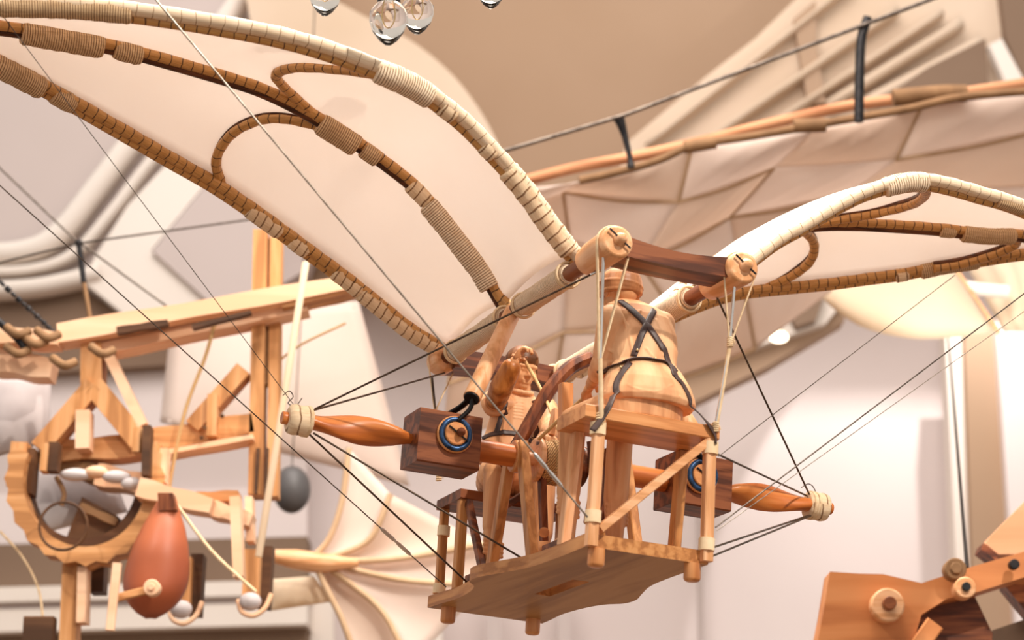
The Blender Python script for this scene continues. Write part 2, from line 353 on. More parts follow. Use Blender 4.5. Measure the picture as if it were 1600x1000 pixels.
# lower right: wall with pilaster, sloping cream soffit under the glider
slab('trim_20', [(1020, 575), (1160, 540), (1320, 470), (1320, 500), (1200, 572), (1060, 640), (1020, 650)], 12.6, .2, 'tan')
slab('trim_21', [(1040, 520), (1200, 470), (1290, 440), (1330, 455), (1290, 505), (1170, 545), (1050, 580)], 12.5, .15, 'plaster')
slab('trim_22', [(1190, 420), (1290, 455), (1275, 500), (1245, 510), (1225, 470)], 12.4, .1, 'umber')
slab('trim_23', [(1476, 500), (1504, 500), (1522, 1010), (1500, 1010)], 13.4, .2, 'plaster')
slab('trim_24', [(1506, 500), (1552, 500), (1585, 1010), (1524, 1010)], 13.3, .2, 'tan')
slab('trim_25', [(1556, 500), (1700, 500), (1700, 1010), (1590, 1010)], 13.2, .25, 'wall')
slab('trim_26', [(1086, 500), (1093, 500), (1101, 1010), (1093, 1010)], 13.9, .1, 'mauve')
# lower left: cornices running across
for i, (y0, y1, mat, th) in enumerate(((560, 700, 'wall', .1), (700, 770, 'mauve', .1), (770, 850, 'wall', .15), (848, 915, 'umber', .3), (915, 938, 'plaster', .5), (938, 950, 'mauve', .42), (950, 985, 'plaster', .46), (985, 1040, 'umber', .3))):
    slab('trim_%d' % (27 + i), [(-60, y0 + 4), (480, y0 - 10), (480, y1 - 10), (-60, y1 + 4)], 13.5 - th, th, mat)
for i, (x0, x1, mat) in enumerate(((480, 520, 'plaster'), (520, 545, 'mauve'), (640, 690, 'plaster'), (760, 782, 'mauve'), (870, 890, 'mauve'))):
    slab('trim_%d' % (36 + i), [(x0, 880), (x1, 880), (x1 + 2, 1040), (x0 + 2, 1040)], 13.4 + .05 * i, .2, mat)
#HALLEND#

# ================================================================== the flying machine
FM = thing('flying_machine', 'large wooden winged flying machine model with two seated carved crewmen, hung on wires in mid-air', 'flying machine', mat=MM)
A_, B_, L_, H_, P_, Q_, Z_, C_ = .101, .390, .596, .276, .136, .461, .593, .288

# --- platform
def plate_outline():
    half = [(.128, -.402), (.128, -.25), (.135, -.14), (.158, -.05), (.178, .02), (.176, .075), (.150, .115), (.133, .18), (.126, .28), (.133, .36), (.138, .425)]
    pts = spline([V(x, y, 0) for x, y in half], 4)
    L = [V(-p.x, p.y, 0) for p in pts]
    return pts + L[::-1]
out = plate_outline()
pl = MB()
hole = [V(-.016, -.09, 0), V(.02, -.09, 0), V(.02, .11, 0), V(-.016, .11, 0)]
bm = bmesh.new()
def loop(pts, z): return [bm.verts.new((p.x, p.y, z)) for p in pts]
for z in (.018, .044):
    a = loop(out, z); h = loop(hole, z)
    ed = [bm.edges.new((a[i], a[(i + 1) % len(a)])) for i in range(len(a))] + [bm.edges.new((h[i], h[(i + 1) % 4])) for i in range(4)]
    bmesh.ops.triangle_fill(bm, use_beauty=True, edges=ed)
    if z < .02: a0, h0 = a, h
for lo, hi in ((a0, a), (h0, h)):
    for i in range(len(lo)): bm.faces.new((lo[i], lo[(i + 1) % len(lo)], hi[(i + 1) % len(lo)], hi[i]))
bmesh.ops.recalc_face_normals(bm, faces=bm.faces)
me = bpy.data.meshes.new('platform'); bm.to_mesh(me); bm.free()
PF = bpy.data.objects.new('platform', me); COL.objects.link(PF); PF.parent = FM
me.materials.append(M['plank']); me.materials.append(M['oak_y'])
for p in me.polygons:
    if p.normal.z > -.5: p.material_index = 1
for sx in (-1, 1):
    for sy in (-1, 1):
        c = V(sx * A_, sy * B_, 0)
        MB().lathe(c + V(0, 0, -.017), (0, 0, 1), [(0, .001), (.0, .010), (.002, .0145), (.006, .0165), (.035, .0165)]).build('foot', 'cherry_z', PF)

# --- side trestles, uprights, seats
def bar(name, p0, p1, w, h, mat, parent=FM, up=(0, 1, 0)):
    return MB().bar(p0, p1, w, h, up).build(name, mat, parent)
for sx in (-1, 1):
    x = sx * .118
    bar('trestle_leg', (x, .110, .044), (x, .040, .285), .020, .026, 'oak_z')
    bar('trestle_leg', (x, -.118, .044), (x, -.020, .300), .020, .026, 'oak_z')
    MB().cyl((x - .012, 0, .276), (x + .012, 0, .276), .034, 28).build('axle_bearing', 'cherry_y', FM)
    bar('seat_leg', (x, -.270, .044), (x - sx * .004, -.300, .288 if sx < 0 else .262), .020, .024, 'pale_z' if sx < 0 else 'oak_z')
    f = bar('seat_post', (x + sx * .003, -.408, .018 if sx < 0 else .022), (x, -.408, .292), .021, .021, 'pale_z')
    for z in (.074, .245) if sx < 0 else (.055, .245):
        MB().tube([V(x + sx * .002, -.408, z - .012), V(x + sx * .002, -.408, z + .012)], .0165, 8, up=(0, 1, 0)).build('binding_tape', 'tape', f)
    g_ = bar('seat_post', (x, .412, .035), (x, .418, .262), .018, .018, 'oak_z')
    for z in (.06, .19): MB().tube([V(x, .413, z - .01), V(x, .413, z + .012)], .015, 8).build('binding_tape', 'tape', g_)
    bar('seat_leg', (x, .30, .044), (x, .305, .262), .020, .022, 'oak_z')
bar('seat_brace', (-.105, -.405, .052), (.118, -.405, .262), .016, .022, 'pale_x')
bar('seat_brace', (-.110, .290, .235), (-.110, .165, .05), .014, .018, 'walnut_y')
MB().box((-.010, -.352, .275), (.286, .135, .026)).build('seat', 'cherry_x', FM)
MB().box((0, .362, .252), (.262, .15, .022)).build('seat', 'walnut_x', FM)
bar('seat_rail', (-.128, .28, .246), (-.128, .44, .246), .014, .03, 'oak_y')
MB().box((.01, -.20, .053), (.25, .09, .018)).build('foot_block', 'walnut_x', FM)
MB().box((.0, .20, .053), (.25, .08, .018)).build('foot_block', 'walnut_x', FM)

# --- axle with carved spindle arms, hubs, boxes
def spindle(s):
    pts = []; rr = []
    n = 40
    for i in range(n + 1):
        t = i / n; x = lerp(.575, .345, t); pts.append(V(s * x, 0, .276)); rr.append(.0245 + .005 * math.sin(t * PI) - .010 * max(0, t - .82) / .18)
    return MB().tube(pts, rr, 24, flat=.60, twist=s * 15).tube([V(s * .35, 0, .276), V(s * .30, 0, .276)], .015, 16)
for s in (-1, 1):
    ax = spindle(s).build('axle_arm', 'amber_x', FM)
    hb = MB().tube([V(s * q, 0, .276) for q in (.566, .57, .578, .59, .602, .612, .616)], [.024, .030, .0315, .030, .0315, .029, .022], 22).build('hub_binding', 'linen', FM)
    MB().cyl((s * .614, 0, .276), (s * .628, 0, .276), .013, 16).build('axle_tip', 'amber_x', ax)
    for k in range(3):
        a = k * 2.1; MB().torus((s * (.572 + .004 * k), 0, .276), (1, .1 * k, 0), .030, .0022, 26, 6).build('binding_cord', 'string', hb)
MB().tube([V(-.225, 0, .276), V(-.12, 0, .276)], .0235, 24).build('axle', 'amber_x', FM)
MB().tube([V(.225, 0, .276), V(.12, 0, .276)], .0235, 24).build('axle', 'amber_x', FM)
for s in (-1, 1):
    cx = s * C_; bx = MB().box((cx, -.002, .276), (.135, .10, .112), bev=.03).build('bearing_box', 'walnut_x', FM)
    dx = cx + .008 * s * -1 + (.0 if s < 0 else 0)
    y0 = -.052
    MB().cyl((dx, y0, .285), (dx, y0 - .008, .285), .0385, 36).build('disc', 'cherry_x', bx)
    MB().torus((dx, y0 - .010, .285), (0, 1, 0), .0305, .0055, 40, 10).build('iron_ring', 'blue', bx)
    dd = MB().cyl((dx, y0 - .006, .285), (dx, y0 - .016, .285), .0245, 30).build('disc', 'cherry_x', bx)
    MB().lathe((dx + .006, y0 - .016, .287), (0, -1, 0), [(0, .007), (.006, .009), (.012, .0085), (.018, .005), (.02, .001)], 14).build('knob', 'walnut_x', bx)
    MB().bar((dx - .018, y0 - .018, .298), (dx + .024, y0 - .018, .272), .003, .003).build('cotter_pin', 'iron', bx)
    # connecting rod up to the wing shaft, iron fork at its foot
    b0 = MY(737, 622, -.075) if s < 0 else None
    if s > 0: q = MY(737, 622, -.075); b0 = V(-q.x, q.y, q.z)
    t0 = V(s * P_, .035, .600)
    cr = MB().cyl(b0, t0, .0185, 24, rnd=.05).build('connecting_rod', 'pale_z', FM)
    d = (t0 - b0).normalized(); top = b0 + d * .006
    for yy, c0 in ((y0 - .010, V(dx + .002, y0 - .010, .313)), (.0, V(dx - .014, .01, .330))):
        MB().tube(spline([c0, lerp(c0, top, .45) + V(-s * .012, 0, .004), top + d * .0 + V(-s * .004 * 0, (yy + .03) * .06, 0)], 6), .0085, 10, flat=.6).build('iron_fork', 'iron', cr)
    MB().cyl(b0 - d * .004, b0 + d * .008, .0165, 20).build('iron_collar', 'iron', cr)
# --- winch drum
dm = MB().cyl((-.082, 0, .276), (-.070, 0, .276), .047, 32).cyl((-.018, 0, .276), (-.008, 0, .276), .047, 32).cyl((-.07, 0, .276), (-.018, 0, .276), .030, 24).cyl((-.12, 0, .276), (.12, 0, .276), .014, 16).build('winch_drum', 'pale_x', FM)
pts = []
for i in range(8 * 24 + 1):
    a = i / 24 * 2 * PI; x = lerp(-.067, -.021, i / (8 * 24)); pts.append(V(x, .0395 * math.cos(a), .276 + .0395 * math.sin(a)))
MB().tube(pts, .0036, 8).build('rope_coil', 'rope', dm)
pts = [V(p.x + .003, p.y * 1.13, .276 + (p.z - .276) * 1.13) for p in pts[24 * 3:24 * 8]]
MB().tube(pts, .0034, 8).build('rope_coil', 'rope', dm)
dm2 = MB().cyl((.018, 0, .276), (.03, 0, .276), .044, 28).cyl((.072, 0, .276), (.084, 0, .276), .044, 28).build('winch_drum', 'walnut_x', FM)

# --- wing shafts
def wshaft(s):
    x = s * P_; z0, z1 = .596, .596
    def P(y): return V(x, y, Z_ + .004)
    sh = MB().tube([P(-.44), P(-.3), P(0), P(.3), P(.47)], .0165, 20).build('wing_shaft', 'walnut_y', FM)
    for ya, yb, r in ((-.49, -.35, .0335), (.425, .49, .033)):
        e = .006 * (1 if ya < 0 else -1)
        pc = [(ya, r * .8), (ya + .002, r * .94), (ya + .010, r), (yb - .035 if ya < 0 else yb - .012, r * .97), (yb - .002, r * .86), (yb, r * .6)]
        MB().tube([P(a) for a, _ in pc], [q for _, q in pc], 30).build('pulley', 'pale_y', sh)
    MB().lathe(P(-.49) + V(.004, 0, .004), (0, -1, 0), [(0, .014), (.004, .014), (.006, .0105), (.014, .0095), (.019, .005), (.0195, .0005)], 16).build('pulley_peg', 'pale_y', sh)
    MB().bar(P(-.4925) + V(-.022, -.004, .020), P(-.4925) + V(.024, -.004, -.012), .003, .003).build('cotter_pin', 'iron', sh)
    for ya, yb in ((-.262, -.012), (.075, .385)):
        n = 16; pp = [P(lerp(ya, yb, i / n)) for i in range(n + 1)]
        rr = [.0245 + random.uniform(-.0008, .0012) for _ in pp]; rr[0] = rr[-1] = .0195
        MB().tube(pp, rr, 22).build('cord_wrapping', 'cord_lit', sh)
        for q in (ya + .006, ya + .012, yb - .006, yb - .012): MB().torus(P(q), (.0, 1, .05), .0262, .0024, 28, 6).build('binding_cord', 'string', sh)
    return sh
SH = {s: wshaft(s) for s in (-1, 1)}
def beam(y, th, mat, sag, zc):
    n = 20; top = []; bot = []
    for i in range(n + 1):
        t = i / n; x = lerp(-P_ + .012, P_ - .012, t); k = math.sin(PI * t)
        top.append(V(x, y, zc + .021 - sag * k)); bot.append(V(x, y, zc - .021 + .006 * k - sag * .8 * k))
    return MB().prism(top + bot[::-1], (0, th, 0)).build('cross_beam', mat, FM)
beam(-.475, .075, 'walnut_x', .012, .598)
beam(.40, .085, 'walnut_x', -.004, .590)

# --- wings
from mathutils.bvhtree import BVHTree
MID = MM.to_3x3().inverted()
def onto(objs, px, py, off=.002, dy=-.3):
    o = MI @ CAMLOC; d = (MID @ sight(px, py)).normalized(); best = None
    for t in objs:
        h, n, i, dist = t.ray_cast(o, d)
        if h is not None and (best is None or dist < best[1]): best = (h, dist)
    if best is None: return MY(px, py, dy)
    return best[0] - d * off
def tree_of(o): return BVHTree.FromPolygons([v.co.copy() for v in o.data.vertices], [tuple(p.vertices) for p in o.data.polygons])
PROF = [(.136, .612), (.18, .640), (.26, .700), (.36, .785), (.46, .850), (.60, .905), (.72, .925), (.86, .928), (1.0, .915), (1.2, .893), (1.45, .850)]
def ytab(tab, x):
    x = abs(x)
    for (a, b_), (c, d) in zip(tab, tab[1:]):
        if x <= c: return lerp(b_, d, max(0, (x - a) / (c - a)))
    return tab[-1][1]
YF = [(.136, -.27), (.35, -.31), (.6, -.36), (.9, -.34), (1.3, -.26)]
YM = [(.136, .12), (.3, .11), (.6, .08), (1.0, .04), (1.3, .02)]
YR = [(.136, .46), (.3, .44), (.5, .41), (.75, .35), (1.0, .25), (1.3, .14)]
def sparcurve(px, tab, n=6):
    out = []
    for p in px:
        x = .6
        for _ in range(12):
            q = MY(p[0], p[1], ytab(tab, x)); x = q.x
        out.append(q)
    return spline(out, n)
WING = {
 -1: dict(
  F=[(905, 402), (893, 388), (860, 345), (830, 302), (800, 265), (770, 232), (735, 195), (700, 165), (650, 130), (590, 103), (500, 70), (400, 45), (250, 20), (130, 7), (0, 3), (-130, 12)],
  Mi=[(790, 480), (775, 455), (755, 420), (725, 380), (690, 335), (650, 290), (600, 250), (560, 222), (490, 178), (420, 142), (350, 118), (200, 76), (100, 56), (0, 40), (-130, 30)],
  R=[(700, 552), (685, 540), (640, 512), (590, 472), (540, 432), (490, 395), (440, 358), (390, 322), (330, 282), (260, 242), (200, 207), (100, 150), (0, 98), (-130, 40)]),
 1: dict(
  F=[(1148, 428), (1180, 402), (1220, 372), (1260, 350), (1300, 326), (1350, 300), (1400, 284), (1435, 279), (1480, 286), (1530, 300), (1600, 322), (1720, 380)],
  Mi=[(1040, 492), (1070, 455), (1110, 412), (1160, 382), (1220, 358), (1280, 349), (1340, 348), (1400, 351), (1470, 356), (1540, 364), (1600, 366), (1720, 385)],
  R=[(900, 575), (960, 540), (1040, 500), (1110, 470), (1160, 456), (1230, 448), (1300, 441), (1360, 433), (1420, 425), (1480, 413), (1540, 404), (1600, 395), (1720, 385)])}
def bundle(pts, r, name, mats, parent, second=True):
    m = MB(); n = len(pts); rr = [r * (1 + .05 * math.sin(i * 1.7)) for i in range(n)]
    m.tube(pts, rr, 14, 0, flat=.85)
    if second:
        off = [p + V(0, .9 * r, -.75 * r) for p in pts]; m.tube(off, r * .62, 10, 1)
    return m.build(name, mats, parent)
def wrap(pts, i0, i1, r, parent, mat='cord', name='cord_wrapping'):
    i0, i1 = min(i0, i1), max(i0, i1)
    if i1 - i0 < 2: i0 = max(0, i0 - 1); i1 = min(len(pts) - 1, i0 + 2)
    seg = pts[i0:i1 + 1]; fine = []
    for a, b_ in zip(seg, seg[1:]):
        for k in range(3): fine.append(lerp(a, b_, k / 3))
    fine.append(seg[-1]); fine = [p + V(0, .3 * r, -.25 * r) for p in fine]; n = len(fine)
    rr = [r * (1 + random.uniform(-.03, .05)) * (.86 if i in (0, n - 1) else 1) for i in range(n)]
    MB().tube(fine, rr, 18).build(name, mat, parent)
def near(pts, px, py):
    best = 0; bd = 1e9
    for i, p in enumerate(pts):
        wp = MM @ p - CAMLOC; d = wp.dot(FW); u = 800 + FPX * wp.x / d; v = 500 - FPX * wp.dot(UP) / d
        q = (u - px) ** 2 + (v - py) ** 2
        if q < bd: bd, best = q, i
    return best
WK = 1.16
for s in (-1, 1):
    c = WING[s]; F_ = sparcurve(c['F'], YF); Mi = sparcurve(c['Mi'], YM); R_ = sparcurve(c['R'], YR)
    def resamp(P, n):
        d = [0]
        for a, b_ in zip(P, P[1:]): d.append(d[-1] + (b_ - a).length)
        o = []; k = 0
        for i in range(n + 1):
            t = d[-1] * i / n
            while k < len(d) - 2 and d[k + 1] < t: k += 1
            o.append(lerp(P[k], P[k + 1], (t - d[k]) / max(1e-9, d[k + 1] - d[k])))
        return o
    n = 70; f2, m2, r2 = (resamp(q, n) for q in (F_, Mi, R_)); rows = []
    for i in range(n + 1):
        row = []
        for j in range(11):
            t = j / 10; row.append(lerp(f2[i], m2[i], t) + V(0, 0, .010 + .022 * math.sin(PI * t)))
        for j in range(1, 11):
            t = j / 10; row.append(lerp(m2[i], r2[i], t) + V(0, 0, .010 + .022 * math.sin(PI * t)))
        rows.append(row)
    WG = MB().grid(rows, thick=.0015).build('wing', 'fabric', FM)
    if s < 0: WG['label'] = 'left-hand linen wing seen from below'
    else: WG['label'] = 'right-hand linen wing seen edge-on'
    fm = ['lit_cane', 'bamboo']  # upper cane of the front spar carries the painted top light
    bundle(F_, .0165 if s < 0 else .0155, 'front_spar', fm, WG); bundle(Mi, .0125, 'middle_spar', ['bamboo', 'groove'], WG); bundle(R_, .0150 if s < 0 else .013, 'rear_spar', ['bamboo', 'bamboo'], WG)
    def lp(spec, r=.0115):
        if s < 0:
            tw = tree_of(WG); src = []
            for a, b_, y in spec: src.append(onto([tw], a, b_, r * 1.15, y))
            pts = spline(src, 6)
        else: pts = spline([MY(a, b_, y) for a, b_, y in spec], 6)
        bundle(pts, r, 'curved_cane', ['bamboo', 'groove'], WG, False)
        inner = [p + V(0, 0, .012) for p in pts]; MB().tube(inner, r * .7, 8).build('curved_cane', 'groove', WG)
    if s < 0:
        lp([(660, 142, -.33), (590, 118, -.33), (520, 108, -.30), (460, 106, -.25), (432, 116, -.2), (440, 132, -.15), (470, 160, -.05), (500, 188, .06), (530, 206, .08)])
        lp([(535, 212, .08), (490, 196, .1), (440, 186, .15), (400, 190, .2), (360, 212, .26), (338, 250, .32), (350, 290, .37), (385, 322, .4), (420, 346, .41)])
        for P, a, b_, r, mt in ((F_, (0, 3), (200, 15), .019, 'cord'), (F_, (590, 105), (672, 148), .0215, 'cord_lit'), (F_, (688, 158), (712, 175), .018, 'linen'), (F_, (760, 222), (775, 238), .0175, 'linen'), (F_, (792, 258), (893, 385), .0195, 'linen'),
                             (Mi, (30, 46), (165, 72), .021, 'cord'), (Mi, (175, 75), (196, 80), .018, 'cord'), (Mi, (500, 184), (556, 222), .0225, 'cord'), (Mi, (566, 228), (592, 246), .017, 'cord'), (Mi, (640, 284), (668, 310), .0165, 'linen'), (Mi, (672, 316), (768, 442), .0215, 'cord_lit'),
                             (R_, (-30, 85), (75, 138), .021, 'cord'), (R_, (85, 144), (108, 156), .018, 'cord'), (R_, (388, 322), (442, 360), .0175, 'linen'), (R_, (452, 368), (478, 388), .0165, 'linen'), (R_, (525, 420), (560, 450), .0165, 'linen'), (R_, (566, 455), (685, 540), .0175, 'linen')):
            wrap(P, near(P, *a), near(P, *b_), r * WK, WG, mt)  # far wraps keep the darker cord as shade, nearer ones the lit copy
    else:
        lp([(1350, 304, -.33), (1400, 296, -.31), (1438, 294, -.28), (1446, 304, -.22), (1425, 320, -.1), (1370, 334, .0), (1310, 344, .05), (1270, 352, .08)])
        lp([(1235, 358, .1), (1258, 364, .14), (1272, 382, .2), (1266, 408, .26), (1240, 430, .32), (1205, 446, .37), (1165, 456, .42)])
        lp([(1640, 372, .04), (1595, 372, .06), (1585, 384, .1), (1555, 398, .14), (1500, 414, .2), (1460, 420, .22)])
        for P, a, b_, r, mt in ((F_, (1385, 288), (1450, 281), .0185, 'cord_lit'), (F_, (1560, 308), (1600, 322), .015, 'cord'), (Mi, (1465, 355), (1495, 359), .0145, 'cord'), (Mi, (1500, 360), (1585, 366), .018, 'cord'),
                             (R_, (1395, 428), (1420, 425), .0145, 'linen'), (R_, (1440, 422), (1530, 406), .016, 'cord'), (Mi, (1042, 488), (1080, 445), .02, 'linen'), (R_, (900, 575), (1000, 520), .02, 'linen')):
            wrap(P, near(P, *a), near(P, *b_), r * WK, WG, mt)
    # spar roots: cane splayed into the shaft
    for P in (F_, Mi, R_):
        e = P[0]; k = P[5]
        MB().tube(spline([k, e + V(0, -.02, 0), V(s * P_, e.y - .035, Z_ + .01)], 5), .009, 10).build('spar_root', 'bamboo', WG)
        MB().tube(spline([k, e + V(0, .02, 0), V(s * P_, e.y + .03, Z_ + .01)], 5), .009, 10).build('spar_root', 'bamboo', WG)

# --- rods, cords of the machine (all end on it)
def rod(p0, p1, r=.0022, mat='rod', name='stay_rod', parent=FM): return MB().cyl(p0, p1, r, 8).build(name, mat, parent)
HL = V(-.566, 0, .276); HR = V(.566, 0, .276)
rod(HL + V(0, -.015, .024), MX(925, 428, -.136) + V(0, -.02, -.002)); rod(HL + V(0, -.005, .024), V(-.136, .44, .562))
rod(HL + V(0, -.02, -.026), MZ(822, 876, .044)); rod(HL + V(-.004, -.01, -.028), MZ(732, 912, .044))
rod(HR + V(0, -.01, .022), MX(1120, 464, .136) + V(0, 0, 0)); rod(HR + V(0, 0, .02), V(.12, -.395, .246))
rod(HR + V(0, -.01, -.026), V(.135, -.405, .052)); rod(HR + V(0, -.018, -.028), V(.125, -.40, .030))
MB().lathe(MX(925, 428, -.136) + V(0, -.02, -.002), (MX(925, 428, -.136) - HL), [(-.012, .0034), (.010, .0034), (.012, .001)], 10).build('rod_end', 'bright', FM)
MB().tube(spline([MY(442, 618, 0), MY(452, 611, 0), MY(458, 620, 0), MY(450, 630, 0), MY(462, 634, 0), MY(472, 622, 0)], 5), .0011, 6).build('wire_hook', 'steel', FM)
MB().tube(spline([MY(1252, 762, 0), MY(1262, 756, 0), MY(1270, 760, 0), MY(1276, 772, 0)], 5), .0011, 6).build('wire_hook', 'steel', FM)
def cordloop(c, r, ylev, knot, name='cord'):
    c = Vector(c); pts = [knot + V(.002, 0, 0)]; 
    for i in range(13):
        a = lerp(-.25, PI + .25, i / 12); pts.append(V(c.x + r * math.cos(a), ylev, c.z + r * math.sin(a)))
    pts.append(knot + V(-.002, 0, 0))
    MB().tube(pts, .0019, 8, caps=True).build(name, 'string', FM)
y = -.472; k1 = MY(938, 560, -.44)
cordloop((-P_, 0, Z_ + .004), .0355, y, k1); cordloop((-P_, 0, Z_ + .004), .0352, y + .006, k1 + V(0, .004, 0))
k2 = MY(1141, 535, -.44); cordloop((P_, 0, Z_ + .004), .0355, y, k2)
k3 = MY(680, 640, .46); cordloop((-P_, 0, Z_ + .004), .035, .46, k3)
tp1 = V(-.118, -.408, .292); tp2 = V(.118, -.408, .292)
MB().tube([MY(943, 402, -.46), k1, MY(937, 655, -.42)], .0032, 10).build('hanger_rod', 'bright', FM)
MB().tube([k1, MY(940, 655, -.425)], .0045, 10).build('cord', 'string', FM)
MB().tube([MY(1148, 442, -.46), MY(1140, 540, -.44), MY(1117, 672, -.42)], .0030, 10).build('hanger_rod', 'bright', FM)
MB().tube([k2, MY(1119, 668, -.42)], .0042, 10).build('cord', 'string', FM)
MB().tube([MY(675, 590, .455), k3, MY(686, 745, .43)], .0028, 10).build('hanger_rod', 'rod', FM)
for c, r in ((k2, .007), (MY(937, 655, -.42), .008), (MY(1118, 668, -.42), .007), (MY(686, 745, .43), .007), (k3, .003)):
    m = MB()
    for i in range(5): m.torus(c + V(0, 0, (i - 2) * r * .55), (.1 * (i - 2), .05 * i, 1), r * .75, r * .28, 18, 6)
    m.tube(spline([c, c + V(.006, -.004, .004), c + V(.009, -.004, -.004)], 4), r * .16, 6)
    m.build('knot', 'string', FM)
MB().tube(spline([MY(818, 560, .2), MY(850, 618, .12), MY(880, 690, -.02)], 6), .0040, 10).build('draw_rope', 'cord_tan', FM)
MB().tube(spline([MY(914, 620, -.15), MY(880, 650, -.10), MY(842, 686, -.03)], 6), .0040, 10).build('draw_rope', 'cord_tan', FM)
# dark curved crank timbers between the crew
def timber(px, w, h, mat, name='crank_arm'):
    pts = spline([MY(*p) for p in px], 5); m = MB()
    m.tube(pts, [w] * len(pts), 8, flat=h / w, smooth=False); return m.build(name, mat, FM)
timber([(790, 728, .12), (812, 690, .12), (840, 640, .12), (864, 602, .12), (892, 574, .12), (922, 560, .12)], .022, .016, 'walnut_z')
timber([(948, 700, -.12), (962, 740, -.12), (958, 790, -.12), (940, 826, -.12)], .009, .022, 'walnut_z')
timber([(930, 690, -.05), (935, 750, -.05), (925, 820, -.05)], .02, .012, 'walnut_z')
bar('upright_block', MY(884, 600, -.02), MY(884, 700, -.02), .026, .026, 'cherry_z')
bar('upright_block', MY(868, 640, .05), MY(861, 680, .05), .012, .02, 'pale_z')
bar('lever', MY(845, 690, -.02), MY(850, 845, .02), .014, .018, 'walnut_z')
bar('lever', MY(822, 770, .05), MY(790, 790, .12), .014, .018, 'walnut_y')
MB().cyl(MY(850, 832, -.02), MY(850, 832, .02), .011).build('lever_knob', 'cherry_x', FM)

# ================================================================== the two carved crewmen
from mathutils.bvhtree import BVHTree
def sculpt(name, prims, voxel, mat, parent, smooth=4):
    m = MB()
    for p in prims:
        if p[0] == 'c':
            _, a, ra, b_, rb = p[:5]; a = Vector(a); b_ = Vector(b_); d = (b_ - a); L = d.length; d.normalize(); prof = []; fl = p[5] if len(p) > 5 else 1
            pts = []; rr = []
            for i in range(7): t = PI / 2 * i / 6; pts.append(a - d * ra * math.cos(t)); rr.append(max(1e-4, ra * math.sin(t)))
            for i in range(7): t = PI / 2 * i / 6; pts.append(b_ + d * rb * math.sin(t)); rr.append(max(1e-4, rb * math.cos(t)))
            m.tube(pts, rr, 18, flat=fl, up=(0, 1, 0))
        elif p[0] == 'l':
            rows = []
            for c_, rx, ry in p[1]: rows.append([c_ + V(rx * math.cos(2 * PI * k / 28), ry * math.sin(2 * PI * k / 28), 0) for k in range(28)])
            vs = [q for r_ in rows for q in r_]; n_ = 28
            m.add(vs, [[i * n_ + k, i * n_ + (k + 1) % n_, (i + 1) * n_ + (k + 1) % n_, (i + 1) * n_ + k] for i in range(len(rows) - 1) for k in range(n_)] + [list(range(n_))[::-1], list(range((len(rows) - 1) * n_, len(rows) * n_))])
        elif p[0] == 'e':
            m.ball(p[1], 1.0, 12, sc3=p[2], rot=p[3] if len(p) > 3 else None)
    o = m.build(name, mat, parent)
    r = o.modifiers.new('r', 'REMESH'); r.mode = 'VOXEL'; r.voxel_size = voxel; r.use_smooth_shade = True
    if smooth: q = o.modifiers.new('s', 'SMOOTH'); q.iterations = smooth; q.factor = .5
    dg = bpy.context.evaluated_depsgraph_get(); me = bpy.data.meshes.new_from_object(o.evaluated_get(dg))
    o.modifiers.clear(); old = o.data; o.data = me; me.name = name; bpy.data.meshes.remove(old)
    me.polygons.foreach_set('use_smooth', [True] * len(me.polygons)); me.update()
    return o
def hand(wrist, fwd, palmn, s=.37, curl=1.0, side=1):
    """palm, four fingers and a thumb, curling towards palmn"""
    f = Vector(fwd).normalized(); n = Vector(palmn).normalized(); n = (n - f * n.dot(f)).normalized(); a = f.cross(n) * side
    w_ = Vector(wrist); P = [('c', w_, .022 * s, w_ + f * .05 * s, .026 * s)]
    for k, (off, ln) in enumerate(((-.032, .066), (-.011, .076), (.011, .072), (.031, .056))):
        b_ = w_ + f * .075 * s + a * off * s; P.append(('c', w_ + f * .03 * s + a * off * .8 * s, .014 * s, b_, .0125 * s))
        p = b_; ang = .35 * curl
        for j, q in enumerate((.42, .33, .25)):
            d = f * math.cos(ang) + n * math.sin(ang); e = p + d * ln * q * s * 1.25; P.append(('c', p, (.0112 - .0012 * j) * s, e, (.0104 - .0012 * j) * s)); p = e; ang += .75 * curl
    t0 = w_ + f * .02 * s - a * .028 * s; t1 = t0 + (f * .6 - a * .7 + n * .5).normalized() * .035 * s; t2 = t1 + (f * .8 + n * .6 + a * .1).normalized() * .03 * s
    P += [('c', t0, .015 * s, t1, .012 * s), ('c', t1, .012 * s, t2, .0095 * s)]
    return P
